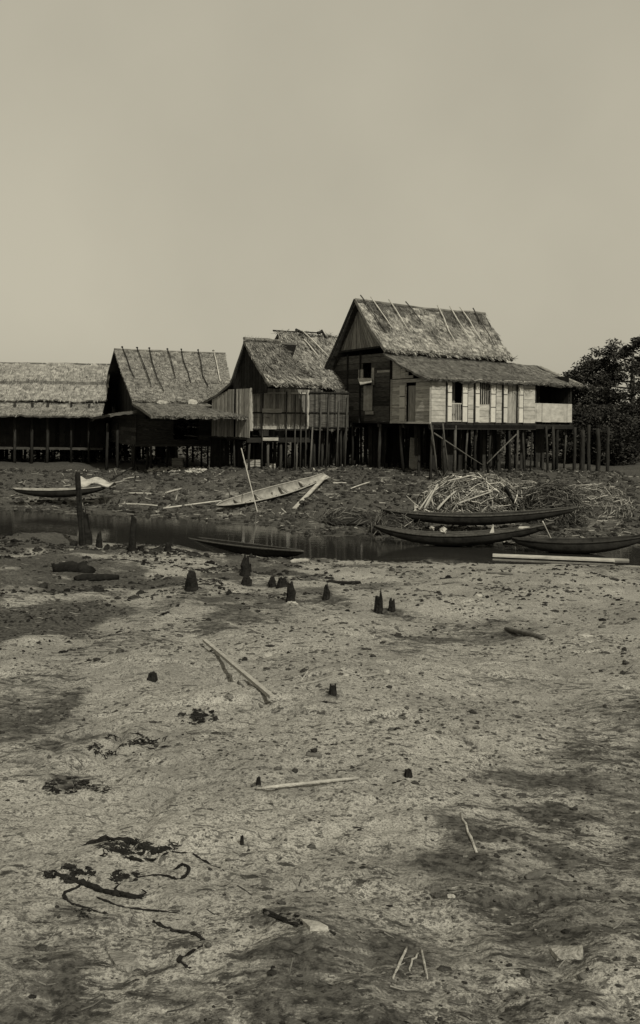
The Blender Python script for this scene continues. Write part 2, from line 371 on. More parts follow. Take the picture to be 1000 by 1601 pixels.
def roof_sheet(name, m, parent, fn, nu, ns, thick=.13, dens=45, blade=(.30, .035), tintfn=None, sag=.05, seed=1, lift=.05, rough=.05):
    """fn(a,b) -> Vector; a 0..1 along, b 0..1 from ridge to eave; closed slab + loose leaf ends"""
    rd = random.Random(seed); mb = MB(); top = []
    P = [[Vector(fn(i / nu, j / ns)) for i in range(nu + 1)] for j in range(ns + 1)]
    nrm = (P[0][-1] - P[0][0]).cross(P[-1][0] - P[0][0])
    nrm = nrm.normalized() if nrm.length > 1e-6 else Vector((0, 0, 1))
    if nrm.z < 0: nrm = -nrm
    off = rd.random() * 50
    for j in range(ns + 1):
        for i in range(nu + 1):
            x, y = i * .9 + off, j * .9 + off
            P[j][i] = P[j][i] + nrm * (float(fbm(np.array(x * .5), np.array(y * .5), 3)) - .5) * sag * 2 + nrm * rd.uniform(-rough, rough) * .5
            if j == ns: P[j][i].z += rd.uniform(-.06, .05)
    for j in range(ns):
        for i in range(nu):
            q = [P[j][i], P[j][i + 1], P[j + 1][i + 1], P[j + 1][i]]
            t = tintfn(i / nu, j / ns) if tintfn else 1
            mb.add(q, [(0, 3, 2, 1)], t * rd.uniform(.8, 1.2))
            mb.add([v - nrm * thick for v in q], [(0, 1, 2, 3)], .4)
    for i in range(nu):
        for j in (0, ns): mb.add([P[j][i], P[j][i + 1], P[j][i + 1] - nrm * thick, P[j][i] - nrm * thick], [(0, 1, 2, 3)], .8)
    for j in range(ns):
        for i in (0, nu): mb.add([P[j][i], P[j + 1][i], P[j + 1][i] - nrm * thick, P[j][i] - nrm * thick], [(0, 1, 2, 3)], .8)
    la = (P[0][-1] - P[0][0]).length; la = max(la, (P[-1][-1] - P[-1][0]).length); lb = (P[-1][0] - P[0][0]).length
    blade = (blade[0] * .8, blade[1] * .42); lift *= .6; cnt = int(min(26000, la * lb * dens * 2.4))
    for _ in range(cnt):
        a, b = rd.random(), rd.random() ** .9
        b = round(b * lb / .16) * .16 / lb + rd.uniform(-.02, .02)
        b = min(max(b, 0), 1)
        p = Vector(fn(a, b)); dn = (Vector(fn(a, min(b + .05, 1.0))) - Vector(fn(a, max(b - .05, 0))))
        if dn.length < 1e-4: continue
        dn.normalize(); sd = dn.cross(nrm).normalized()
        i, j = min(int(a * nu), nu - 1), min(int(b * ns), ns - 1)
        p = p + nrm * ((P[j][i] - Vector(fn(i / nu, j / ns))).dot(nrm))
        L = blade[0] * rd.uniform(.5, 1.5); W = blade[1] * rd.uniform(.5, 1.6)
        d2 = (dn + sd * rd.gauss(0, .3)).normalized()
        h0, h1 = rd.uniform(.01, .03), rd.uniform(.2, 1.0) * lift
        t = (tintfn(a, b) if tintfn else 1) * (.72 + .56 * float(fbm(np.array(a * la * .9 + off), np.array(b * lb * .7), 2))) * (1.12 - .30 * ((b * lb / .42) % 1)) * rd.choice((.35, .6, .85, 1, 1.2, 1.6))
        mb.add([p + nrm * h0 - sd * W, p + nrm * h0 + sd * W, p + d2 * L + nrm * h1 + sd * W * .6, p + d2 * L + nrm * h1 - sd * W * .6], [(0, 1, 2, 3)], t)
    return mb.build(name, m, parent)

def hplanks(mb, H, plane, fixed, ext, z0, z1, ph, holes=(), th=.025, seed=0, vary=.35):
    """horizontal boards. plane 'u': wall across the ridge at u=fixed, t = s. plane 's': wall along the ridge at s=fixed, t = u"""
    rd = random.Random(seed); P = (lambda t, z, o: H.p(fixed + o, t, z)) if plane == 'u' else (lambda t, z, o: H.p(t, fixed + o, z))
    z = z0
    while z < z1 - .01:
        h = min(ph * rd.uniform(.8, 1.2), z1 - z); a, b = ext(z + h / 2)
        segs = [(a, b)]
        for (h0, h1, y0, y1) in holes:
            if z + h > y0 and z < y1:
                segs = [s_ for q in segs for s_ in ((q[0], min(q[1], h0)), (max(q[0], h1), q[1])) if s_[1] - s_[0] > .01]
        for (p, q) in segs:
            cuts = [p]
            while cuts[-1] + 1.6 < q and rd.random() < .6: cuts.append(cuts[-1] + rd.uniform(1.2, 2.4))
            cuts = [c for c in cuts if c < q - .15] + [q]
            for c, d in zip(cuts[:-1], cuts[1:]):
                o = rd.uniform(-.012, .012); g = rd.uniform(.004, .018); tl = rd.uniform(-.012, .012)
                mb.hexa([P(c, z, o - th / 2), P(d, z + tl, o - th / 2), P(d, z + tl, o + th / 2), P(c, z, o + th / 2)],
                        [P(c, z + h - g, o - th / 2), P(d, z + h - g, o - th / 2), P(d, z + h - g, o + th / 2), P(c, z + h - g, o + th / 2)], 1 + rd.uniform(-vary, vary))
        z += h
def vplanks(mb, H, plane, fixed, t0, t1, zb, zt, pw, holes=(), th=.025, seed=0, vary=.35, ragged=.03):
    rd = random.Random(seed); P = (lambda t, z, o: H.p(fixed + o, t, z)) if plane == 'u' else (lambda t, z, o: H.p(t, fixed + o, z))
    t = t0
    while t < t1 - .01:
        wd = min(pw * rd.uniform(.75, 1.25), t1 - t); tm = t + wd / 2
        b, u = zb(tm) + rd.uniform(-ragged, ragged), zt(tm); segs = [(b, u)]
        for (h0, h1, y0, y1) in holes:
            if tm > h0 and tm < h1: segs = [s_ for q in segs for s_ in ((q[0], min(q[1], y0)), (max(q[0], y1), q[1])) if s_[1] - s_[0] > .01]
        g = rd.uniform(.006, .02); o = rd.uniform(-.012, .012)
        for (p, q) in segs:
            mb.hexa([P(t, p, o - th / 2), P(t + wd - g, p, o - th / 2), P(t + wd - g, p, o + th / 2), P(t, p, o + th / 2)],
                    [P(t, q, o - th / 2), P(t + wd - g, q, o - th / 2), P(t + wd - g, q, o + th / 2), P(t, q, o + th / 2)], 1 + rd.uniform(-vary, vary))
        t += wd
def walls(name, m, parent, *calls):
    for c in calls:
        mb = MB(); c[0](mb, *c[1:-1], **c[-1]); mb.build(name, m, parent)
def stilt(H, parent, u, s, ztop, m='stilt', r=.075, lean=.06, zb=None):
    z0 = H.gnd(u, s) - .25; mb = MB(); a = H.p(u, s, ztop); b = H.p(u + random.uniform(-lean, lean), s + random.uniform(-lean, lean), z0)
    mid = (a + b) / 2 + Vector((random.uniform(-.03, .03), 0, 0))
    mb.tube([b, mid, a], [r * 1.1, r, r * .92], 7, random.uniform(.6, 1.4), jag=.12)
    return mb.build('stilt', m, parent, True)
def pole_part(parent, name, a, b, r=.03, m='pole', t=1):
    mb = MB(); a, b = Vector(a), Vector(b)
    L_ = (b - a).length * .009; w1, w2 = [Vector((random.gauss(0, L_), random.gauss(0, L_ * .3), random.gauss(0, L_ * .4))) for _ in '12']
    mb.tube([a, a.lerp(b, .35) + w1, a.lerp(b, .7) + w2, b], [r * random.uniform(.9, 1.15), r, r * random.uniform(.8, 1), r * .7], 6, t, jag=.12)
    return mb.build(name, m, parent, True)

# ================================================================== MAIN HOUSE (right)
FL = EYE - .02
D = House(673, 42.0, 33)
zg = D.gnd(3, 3)
dr = empty('stilt_house', D.p(4, 4, zg), 'largest stilt house with tall thatch roof, pale shuttered veranda and dark plank gable', 'house', 'thatched houses on stilts along the far bank')
UO = -.55
s_r, z_r = D.on_u(555, 472, UO); s_b, z_b = D.on_u(601, 546, UO); s_e, z_e = D.on_u(666, 592, UO)
s_m, z_m = D.on_u(520, 550, UO); s_l, z_l = D.on_u(496, 601, UO)
U_r, _ = D.on_s(758, 488, s_r); U_b, _ = D.on_s(800, 556, s_b)
U_e, _ = D.on_s(912, 601, s_e); U_h, zh = D.on_s(838, 566, s_b)
def lerp(a, b, t): return a + (b - a) * t
def up_front(a, b):
    u = lerp(UO, lerp(U_r, U_b, b), a); return D.p(u, lerp(s_r, s_b - .15, b), lerp(z_r + .10 * (2 * a - 1) ** 2 - .05 * a, z_b - .05, b) - .12 * math.sin(b * 3.1416))
def tint_up(a, b):
    n = float(fbm(np.array(a * 9), np.array(b * 4 + 7), 3)); return (.55 + 1.15 * max(0, min(1, (n + b * .5 - .50) * 5)))
roof_sheet('upper_roof', 'thatch', dr, up_front, 34, 18, dens=75, tintfn=tint_up, blade=(.34, .035), seed=3, lift=.10, sag=.09)
def up_back(a, b):
    u = lerp(UO, lerp(U_r, U_b, b), a)
    if b < .55: k = b / .55; return D.p(u, lerp(s_r, s_m, k), lerp(z_r + .10 * (2 * a - 1) ** 2 - .05 * a, z_m, k))
    k = (b - .55) / .45; return D.p(u, lerp(s_m, s_l, k), lerp(z_m, z_l, k))
roof_sheet('rear_roof', 'thatch_dark', dr, up_back, 16, 12, dens=14, seed=4)
def low(a, b):
    ut = lerp(UO, U_h, a); ub = lerp(UO + .15, U_e, a)
    u = lerp(ut, ub, b); zt = lerp(z_b - .16, z_b - .32, a)
    return D.p(u, lerp(s_b + .1, s_e, b), lerp(zt, z_e, b) - .10 * math.sin(b * 3.14) * (1 - a * .3))
roof_sheet('veranda_roof', 'thatch_dark', dr, low, 46, 16, dens=55, tintfn=lambda a, b: 1.05 + .35 * (float(fbm(np.array(a * 16), np.array(b * 5), 2)) - .5) + (.25 if a > .8 else 0), blade=(.22, .025), seed=5, lift=.035, sag=.05, thick=.10)
s_hb = s_b + 4.2
def hip(a, b):
    top = D.p(lerp(U_h, U_h, a), lerp(s_b + .1, s_hb, a), z_b - .32); bot = D.p(U_e, lerp(s_e, s_hb + .5, a), z_e); return top.lerp(bot, b)
roof_sheet('hip_roof', 'thatch_dark', dr, hip, 16, 10, dens=20, blade=(.22, .03), seed=6)
mb = MB(); mb.tube([low(1, .1) + Vector((0, 0, .06)), low(1, .35) + Vector((0, 0, .07)), low(1, .7) + Vector((0, 0, .06)), low(1, .98) + Vector((0, 0, .03))], [.07, .085, .08, .05], 7, 1.1, jag=.2)
mb.build('hip_cap', 'thatch_pale', dr)
mb = MB(); mb.tube([up_front(k / 8, 0) + Vector((0, 0, .03 + .02 * (k % 2))) for k in range(9)], .085, 7, .8, jag=.3); mb.build('ridge_cap', 'thatch', dr)
# battens laid over the roof, each sticking up past the ridge
for (px, ex, ey, mt) in ((567, 600, 520, 'stilt_pale'), (583, 612, 515, 'pole'), (611, 637, 516, 'pole'), (638, 660, 503, 'stilt_pale'), (686, 711, 528, 'pole'), (706, 741, 534, 'pole'), (722, 757, 531, 'pole'), (742, 772, 530, 'stilt_pale')):
    u0, _ = D.on_s(px, 478, s_r); a0 = (u0 - UO) / (U_r - UO); bb = min(1, (ey - 478) / 75 + .05)
    best = min(((k / 60) for k in range(-5, 70)), key=lambda q: abs((up_front(q, bb).x / up_front(q, bb).y * F + 500) - ex))
    n_ = Vector((0, -.06, .12)); A = up_front(a0, 0); B = up_front(best, bb)
    pole_part(dr, 'roof_batten', A + (A - B).normalized() * .28 + n_, B + n_, .035, mt, 1.0 if mt == 'pole' else 1.1)
# gable infill (matting) and its sill
def gtri(u, k=1.0):
    return u
g1 = D.on_u(531, 549, -.2); g2 = D.on_u(594, 541, -.2); g0 = D.on_u(556, 480, -.2)
mb = MB(); n = 14
for i in range(n):
    a0, a1 = i / n, (i + 1) / n - .012
    B0 = Vector((lerp(g1[0], g2[0], a0), lerp(g1[1], g2[1], a0))); B1 = Vector((lerp(g1[0], g2[0], a1), lerp(g1[1], g2[1], a1)))
    T = Vector(g0); o = random.uniform(-.02, .02)
    ta = B0.lerp(T, .97); tb = B1.lerp(T, .97)
    mb.hexa([D.p(-.2 + o, B0.x, B0.y), D.p(-.2 + o, B1.x, B1.y), D.p(-.16 + o, B1.x, B1.y), D.p(-.16 + o, B0.x, B0.y)],
            [D.p(-.2 + o, ta.x, ta.y), D.p(-.2 + o, tb.x, tb.y), D.p(-.16 + o, tb.x, tb.y), D.p(-.16 + o, ta.x, ta.y)], random.uniform(.6, 1.25))
mb.build('gable_matting', 'wood_mid', dr)
mb = MB(); mb.beam(D.p(-.27, g1[0] + .1, g1[1] - .05), D.p(-.27, g2[0] - .1, g2[1] - .05), .06, .10, .8); mb.build('gable_sill', 'stilt', dr)
for e in (0, 1):      # barge boards
    mb = MB(); pts = ([D.p(UO - .03, s_r, z_r + .12), D.p(UO - .03, lerp(s_r, s_b, .5), lerp(z_r, z_b, .5) - .12), D.p(UO - .03, s_b - .1, z_b - .1)] if e == 0 else
                      [D.p(UO - .03, s_r, z_r + .12), D.p(UO - .03, s_m, z_m - .05), D.p(UO - .03, s_l, z_l - .05)])
    for a_, b_ in zip(pts[:-1], pts[1:]): mb.beam(a_, b_, .05, .15, 1.0)
    mb.build('barge_board', 'stilt' if e else 'thatch', dr)
# walls
s_c = D.on_u(612, 600)[0]; s_w = D.on_u(520, 600)[0]
win = (D.on_u(580, 590)[0], D.on_u(567, 590)[0], D.on_u(573, 597)[1], D.on_u(573, 575)[1])
mb = MB(); zt_ = z_b - .1
hplanks(mb, D, 'u', 0, lambda z: (s_c, s_w if z < z_l + 1.2 else s_w - .5), FL, zt_, .26, [win], seed=11, vary=.55)
mb.build('gable_wall', 'wood_dark', dr)
for s_ in (s_c + .03, lerp(s_c, s_w, .5), lerp(s_c, s_w, .72)): mb = MB(); mb.beam(D.p(-.05, s_, FL - .1), D.p(-.05, s_, zt_ + .1), .09, .06, .8); mb.build('wall_post', 'stilt', dr)
# shadowed rear walls so that openings look into a room
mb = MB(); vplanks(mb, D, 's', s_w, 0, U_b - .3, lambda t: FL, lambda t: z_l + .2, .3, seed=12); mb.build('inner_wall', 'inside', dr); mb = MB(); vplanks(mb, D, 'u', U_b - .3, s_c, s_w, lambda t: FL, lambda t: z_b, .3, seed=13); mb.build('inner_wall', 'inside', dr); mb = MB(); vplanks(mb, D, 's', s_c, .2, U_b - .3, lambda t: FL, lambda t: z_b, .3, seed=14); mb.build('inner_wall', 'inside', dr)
U_v = D.on_s(836, 630)[0]; U_x = D.on_s(894, 640)[0]
mb = MB(); mb.hexa([D.p(0, 0, FL - .1), D.p(U_v, 0, FL - .1), D.p(U_v, s_w, FL - .1), D.p(0, s_w, FL - .1)], [D.p(0, 0, FL - .01), D.p(U_v, 0, FL - .01), D.p(U_v, s_w, FL - .01), D.p(0, s_w, FL - .01)])
mb.hexa([D.p(U_v + .01, 0, FL - .16), D.p(U_x, 0, FL - .16), D.p(U_x, 4, FL - .16), D.p(U_v + .01, 4, FL - .16)], [D.p(U_v + .01, 0, FL - .06), D.p(U_x, 0, FL - .06), D.p(U_x, 4, FL - .06), D.p(U_v + .01, 4, FL - .06)])
for s_ in (-.02, 2, 4, 6.5, s_w): mb.beam(D.p(-.1, s_, FL - .2), D.p(U_x, s_, FL - .2), .12, .18, .7)
mb.build('floor_deck', 'inside', dr)
# window in the gable: shutter leaf, tilted flap, hanging pale door board
def panel_u(name, m, pa, px0, py0, px1, py1, u, t=1, n=2, rails=()):
    a = D.on_u(px0, py0, u); b = D.on_u(px1, py1, u); mb = MB(); s0, s1 = sorted((a[0], b[0])); z0, z1 = sorted((a[1], b[1]))
    for i in range(n):
        c = lerp(s0, s1, i / n); d = lerp(s0, s1, (i + 1) / n) - .012
        mb.hexa([D.p(u, c, z0), D.p(u, d, z0), D.p(u + .03, d, z0), D.p(u + .03, c, z0)], [D.p(u, c, z1), D.p(u, d, z1), D.p(u + .03, d, z1), D.p(u + .03, c, z1)], t * random.uniform(.85, 1.1))
    o = mb.build(name, m, pa)
    return o
panel_u('shutter', 'wood_end', dr, 560, 578, 567, 596, -.06)
panel_u('hanging_board', 'white', dr, 568, 603, 581, 642, -.10, .95, 3)
panel_u('small_board', 'white', dr, 570, 643, 583, 648, -.10, 1.0, 1)
panel_u('window_post', 'wood_end', dr, 580.5, 575, 584, 602, -.07, .9, 1)
a = D.on_u(559, 592, -.06); b = D.on_u(581, 592, -.06); c = D.on_u(563, 602, -.5); d = D.on_u(581, 598, -.5)
mb = MB(); mb.hexa([D.p(-.5, c[0], c[1]), D.p(-.5, d[0], d[1]), D.p(-.06, b[0], b[1]), D.p(-.06, a[0], a[1])], [D.p(-.5, c[0], c[1] + .03), D.p(-.5, d[0], d[1] + .03), D.p(-.06, b[0], b[1] + .03), D.p(-.06, a[0], a[1] + .03)], 1)
mb.build('window_flap', 'wood_end', dr)
panel_u('wall_rail', 'wood_end', dr, 589, 579.5, 611, 581.5, -.04, .8, 1)
# end wall of the veranda (faces left): boards, triangle above, door with leaf
dz0, dz1 = FL, D.on_u(642, 598)[1]
dh = (D.on_u(650, 620)[0], D.on_u(635, 620)[0], FL + .02, dz1)
mb = MB(); tw = D.on_u(640, 592)[1]
hplanks(mb, D, 'u', 0, lambda z: (0.0, s_c - .05), FL, tw, .17, [dh], seed=21, vary=.25)
mb.build('end_wall', 'wood_end', dr)
mb = MB(); tr = D.on_u(613, 562); tl_ = D.on_u(645, 590)
vplanks(mb, D, 'u', .02, tl_[0], s_c - .02, lambda t: tw + .03, lambda t: lerp(tw + .05, tr[1], max(0, (t - tl_[0]) / (tr[0] - tl_[0]))), .3, seed=22, vary=.15, ragged=0)
mb.build('end_gable', 'wood_end', dr)
def leaf3(name, fn, t0, t1, z0, z1, out, pa, m='shutter', cuts=(.36, .68)):
    mb = MB(); zs = [z0] + [lerp(z0, z1, c) for c in cuts] + [z1]
    for i in range(len(zs) - 1):
        c, d = zs[i] + (.02 if i else 0), zs[i + 1] - .02
        mb.hexa([fn(t0, out, c), fn(t1, out, c), fn(t1, out + .04, c), fn(t0, out + .04, c)], [fn(t0, out, d), fn(t1, out, d), fn(t1, out + .04, d), fn(t0, out + .04, d)], random.uniform(.85, 1.08))
    o = mb.build(name, m, pa)
    for z in zs[1:-1]:
        mb = MB(); mb.hexa([fn(t0 + .01, out + .01, z - .025), fn(t1 - .01, out + .01, z - .025), fn(t1 - .01, out + .03, z - .025), fn(t0 + .01, out + .03, z - .025)], [fn(t0 + .01, out + .01, z + .025), fn(t1 - .01, out + .01, z + .025), fn(t1 - .01, out + .03, z + .025), fn(t0 + .01, out + .03, z + .025)], .8); mb.build('rail', 'stilt', o)
    return o
fu = lambda t, o, z: D.p(o, t, z); fs_ = lambda t, o, z: D.p(t, o, z)
leaf3('shutter', fu, D.on_u(634, 620)[0], D.on_u(626, 620)[0], FL + .03, D.on_u(630, 602)[1], -.07, dr)
mb = MB(); vplanks(mb, D, 'u', .12, dh[0], dh[1], lambda t: FL, lambda t: dz1 - .15, .2, seed=23, vary=.15, ragged=0); mb.build('door', 'wood_mid', dr)
for t in (0.0, s_c - .02): mb = MB(); mb.beam(D.p(-.03, t, FL - .1), D.p(-.03, t, tw + .0), .09, .09, .7); mb.build('corner_post', 'wood_end', dr)
mb = MB(); mb.beam(D.p(-.05, -.05, FL - .04), D.p(-.05, s_c, FL - .04), .07, .09, 1.0); mb.build('floor_sill', 'wood_end', dr)
# veranda front, plane s = 0
ze_w = lambda px: D.on_s(px, 601)[1]
def us(px): return D.on_s(px, 630)[0]
ztop = z_e + .12
openings = [(704.5, 722), (748, 765.5), (791, 809.5)]
holes = [(us(a), us(b), FL + .02, ztop - .06) for a, b in openings]
edges = [.03] + [e for h in holes for e in h[:2]] + [U_v]
for k in range(0, len(edges), 2): mb = MB(); hplanks(mb, D, 's', 0, lambda z: (edges[k], edges[k + 1]), FL, ztop, .20, seed=31 + k, vary=.10); mb.build('veranda_wall', 'white', dr)
for h in holes: mb = MB(); mb.beam(D.p(h[0], 0, ztop - .03), D.p(h[1], 0, ztop - .03), .03, .06, .9); mb.build('lintel', 'white', dr)
for a_, b_ in ((698.5, 704.5), (722, 729), (742, 748), (766, 773), (786, 791.5), (810, 816)):
    leaf3('shutter', fs_, us(a_), us(b_), FL + .03, ztop - .07, -.075, dr)
for x in (697, 729.8, 740.6, 773.8, 784.8, 816.6): mb = MB(); mb.beam(D.p(us(x), -.03, FL - .05), D.p(us(x), -.03, ztop), .055, .07, .6); mb.build('wall_post', 'stilt', dr)
# inside the openings: baluster rail, barred window, closed panel
o0, o1 = us(705), us(721.5)
mb = MB(); zr = D.on_s(713, 631)[1]
mb.beam(D.p(o0, .03, zr), D.p(o1, .03, zr), .05, .05); mb.beam(D.p(o0, .03, FL + .06), D.p(o1, .03, FL + .06), .05, .05)
for k in range(6): x = lerp(o0, o1, (k + .7) / 6.4); mb.beam(D.p(x, .03, FL + .05), D.p(x, .03, zr), .035, .035, .9)
mb.build('baluster_rail', 'white', dr)
mb = MB(); vplanks(mb, D, 's', .6, o0 - .1, o1 + .1, lambda t: FL, lambda t: ztop - .2, .35, seed=33, vary=.1); mb.build('door', 'wood_mid', dr)
o0, o1 = us(748.5), us(765); zm = D.on_s(756, 632)[1]
mb = MB(); hplanks(mb, D, 's', .04, lambda z: (o0, o1), FL, zm, .3, seed=34, vary=.1); mb.build('window_apron', 'wood_end', dr)
mb = MB()
for k in range(5): x = lerp(o0, o1, (k + .5) / 5); mb.beam(D.p(x, .05, zm), D.p(x, .05, ztop - .1), .05, .04, random.uniform(.7, 1.1))
mb.build('window_bars', 'wood_mid', dr)
o0, o1 = us(791.5), us(809)
mb = MB(); vplanks(mb, D, 's', .10, o0, o1, lambda t: FL, lambda t: ztop - .12, .22, seed=35, vary=.25, ragged=0); mb.build('door', 'wood_mid', dr)
# balcony at the right end
zb0 = D.on_s(865, 660)[1]; zb1 = D.on_s(865, 631)[1]
mb = MB(); vplanks(mb, D, 's', 0, U_v + .02, U_x, lambda t: zb0, lambda t: zb1, .55, seed=36, vary=.06, ragged=.01); mb.build('balcony_panel', 'white', dr); mb = MB(); vplanks(mb, D, 'u', U_x, .03, 2.4, lambda t: zb0, lambda t: zb1, .5, seed=37, vary=.06); mb.build('balcony_panel', 'white', dr)
for u_, s_ in ((U_x - .05, .06), (U_v + .08, .06), (U_x - .05, 2.4)): mb = MB(); mb.beam(D.p(u_, s_, FL - .2), D.p(u_, s_, z_e + .1), .10, .10, .8); mb.build('balcony_post', 'stilt', dr)
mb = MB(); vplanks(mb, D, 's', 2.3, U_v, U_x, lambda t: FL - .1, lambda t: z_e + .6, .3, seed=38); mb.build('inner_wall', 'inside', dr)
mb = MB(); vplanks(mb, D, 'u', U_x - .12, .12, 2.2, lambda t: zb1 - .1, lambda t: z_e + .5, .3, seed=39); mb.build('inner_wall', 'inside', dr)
# stilts
for s_ in (.05, 2.1, 4.1, 6.6, 9.3):
    u = .05
    while u < U_x:
        stilt(D, dr, u, s_ + random.uniform(-.25, .25), FL - .15, 'stilt_pale' if (s_ < .1 and random.random() < .2) else 'stilt', random.uniform(.04, .085), .16); u += random.uniform(.5, 1.2)
for (x0, y0, x1, y1) in ((678, 677, 756, 728), (807, 679, 761, 725)):
    A, zA = D.on_s(x0, y0, -.15); B, zB = D.on_s(x1, y1, -.15); pole_part(dr, 'brace', D.p(A, -.15, zA), D.p(B, -.15, zB), .035, 'stilt_pale', 1.5)
for (x0, y0, x1, y1) in ((692, 662, 700, 736), (673, 662, 683, 742)):
    A, zA = D.on_s(x0, y0, -.25); B, zB = D.on_s(x1, y1, -.25); pole_part(dr, 'prop', D.p(A, -.25, zA), D.p(B, -.25, zB), .04, 'stilt_pale', 1.2)

def shade_skirt(H, pa, s, u0, u1, zt, seed, gap=.12):  # dark boards added to deepen the shade under the floors
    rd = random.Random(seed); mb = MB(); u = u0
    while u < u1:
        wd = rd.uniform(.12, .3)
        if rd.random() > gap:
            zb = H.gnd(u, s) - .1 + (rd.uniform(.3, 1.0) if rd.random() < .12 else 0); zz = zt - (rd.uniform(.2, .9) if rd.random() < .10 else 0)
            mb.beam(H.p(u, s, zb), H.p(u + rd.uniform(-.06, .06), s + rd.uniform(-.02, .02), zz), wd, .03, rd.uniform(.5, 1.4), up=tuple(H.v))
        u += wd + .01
    mb.build('underfloor_shade_screen', 'inside', pa)
shade_skirt(D, dr, 9.0, -.2, U_x, FL - .15, 401); shade_skirt(D, dr, 5.4, .2, U_x - 1, FL - .15, 402, .35); shade_skirt(D, dr, 1.3, .2, U_x - .6, FL - .15, 412, .45)
mb = MB(); mb.beam(D.p(-.1, -.04, FL - .22), D.p(U_v, -.04, FL - .22), .08, .24, 1); mb.build('floor_beam', 'inside', dr)
# ================================================================== MIDDLE HOUSE
B_ = House(390, 43.0, 33)
zbF = B_.on_u(360, 683)[1]; zbW = B_.on_s(430, 672)[1]
br = empty('stilt_house', B_.p(2, 2, B_.gnd(2, 2)), 'small stilt house with steep patched thatch roof and upright grey plank walls', 'house', 'thatched houses on stilts along the far bank')
q0 = B_.on_u(381, 531, -.05); q1 = B_.on_u(421, 599, -.05); q2 = B_.on_u(357, 601, -.05); q3 = B_.on_u(317, 629, -.05)
U1 = B_.on_s(436, 542, q0[0])[0]; U2 = B_.on_s(505, 602, q1[0])[0]
def b_front(a, b): return B_.p(lerp(-.05, lerp(U1, U2, b) , a), lerp(q0[0], q1[0], b), lerp(q0[1] - .02 * a, q1[1], b) - .14 * math.sin(b * 3.1))
roof_sheet('front_roof', 'thatch', br, b_front, 24, 16, dens=80, blade=(.32, .04), seed=8, lift=.11, sag=.10, tintfn=lambda a, b: .55 + .55 * (b > .78) + .45 * float(fbm(np.array(a * 8), np.array(b * 6), 2)))
def b_back(a, b):
    if b < .45: k = b / .45; s, z = lerp(q0[0], q2[0], k), lerp(q0[1], q2[1], k) - .10 * math.sin(k * 3.1)
    else: k = (b - .45) / .55; s, z = lerp(q2[0], q3[0], k), lerp(q2[1], q3[1], k) - .05 * math.sin(k * 3.1)
    return B_.p(lerp(-.05, U2, a), s, z)
roof_sheet('rear_roof', 'thatch_dark', br, b_back, 14, 14, dens=14, seed=9)
mb = MB(); mb.tube([b_front(k / 6, 0) + Vector((0, 0, .04)) for k in range(7)], .10, 7, .8, jag=.35); mb.build('ridge_cap', 'thatch', br)
def tufts(name, m, pa, fn, n, ln, seed, t=1.0):
    rd = random.Random(seed); mb = MB()
    for _ in range(n):
        c = fn(rd.random()) + Vector((rd.gauss(0, .05), rd.gauss(0, .1), 0)); d = Vector((rd.gauss(0, .8), rd.gauss(0, .5), rd.uniform(-.25, .75))).normalized(); L = ln * rd.uniform(.4, 1.3); w_ = Vector((rd.gauss(0, 1), rd.gauss(0, 1), rd.gauss(0, 1))).cross(d).normalized() * rd.uniform(.008, .03)
        mb.add([c - w_, c + w_, c + d * L + Vector((0, 0, -.06)) + w_ * .3, c + d * L + Vector((0, 0, -.06)) - w_ * .3], [(0, 1, 2, 3)], t * rd.uniform(.4, 1.5))
    mb.build(name, m, pa)
tufts('loose_thatch', 'thatch', br, lambda a: b_front(a, 0), 260, .26, 501)
tufts('loose_thatch', 'thatch', br, lambda a: b_front(a, 1), 340, .22, 502)
tufts('loose_thatch', 'thatch_dark', br, lambda a: b_front(.98, a) + Vector((0, 0, .05)), 120, .3, 503)
tufts('loose_thatch', 'thatch', dr, lambda a: low(a, 1), 700, .20, 504, .8)
tufts('loose_thatch', 'thatch', dr, lambda a: up_front(a, 0), 260, .16, 505)
tufts('loose_thatch', 'thatch', dr, lambda a: up_front(a, 1), 500, .26, 506, 1.1)
# gable infill
mb = MB(); n = 12
for i in range(n):
    a0, a1 = i / n, (i + 1) / n - .01; s0, s1 = lerp(q2[0] - .2, q1[0] + .5, a0), lerp(q2[0] - .2, q1[0] + .5, a1); zb = q2[1] - .1
    T = (q0[0], q0[1] - .25)
    def top(s): return (lerp(T[1], zb, min(1, abs(s - T[0]) / (abs(q2[0] - T[0]) if s > T[0] else abs(q1[0] - T[0])))))
    mb.hexa([B_.p(.12, s0, zb - .4), B_.p(.12, s1, zb - .4), B_.p(.15, s1, zb - .4), B_.p(.15, s0, zb - .4)], [B_.p(.12, s0, top(s0)), B_.p(.12, s1, top(s1)), B_.p(.15, s1, top(s1)), B_.p(.15, s0, top(s0))], random.uniform(.6, 1.1))
mb.build('gable_matting', 'inside', br)  # dark colour stands in for the shade under the roof overhang
sW = B_.on_u(331, 650)[0]
def zroofB(s): return q2[1] - .25 if s < q2[0] else lerp(q2[1] - .25, q3[1] - .12, (s - q2[0]) / (q3[0] - q2[0]))
mb = MB(); vplanks(mb, B_, 'u', 0, 0.02, sW, lambda t: zbF, zroofB, .19, [(lerp(0, sW, .35), lerp(0, sW, .42), zbF, 9)], seed=41, vary=.3); mb.build('side_wall', 'wood_mid', br)
U3 = B_.on_s(484, 640)[0]; ztB = q1[1] - .02
mb = MB(); vplanks(mb, B_, 's', 0, 0.02, U3, lambda t: zbW, lambda t: ztB - .15, .17, seed=42, vary=.45, ragged=.06); mb.build('front_wall', 'wood_mid', br)
mb = MB(); vplanks(mb, B_, 's', sW, 0, U3, lambda t: zbF, lambda t: q3[1], .3, seed=43); mb.build('rear_wall', 'inside', br); mb = MB(); vplanks(mb, B_, 'u', U3, 0, sW, lambda t: zbF, zroofB, .3, seed=44); mb.build('rear_wall', 'inside', br)
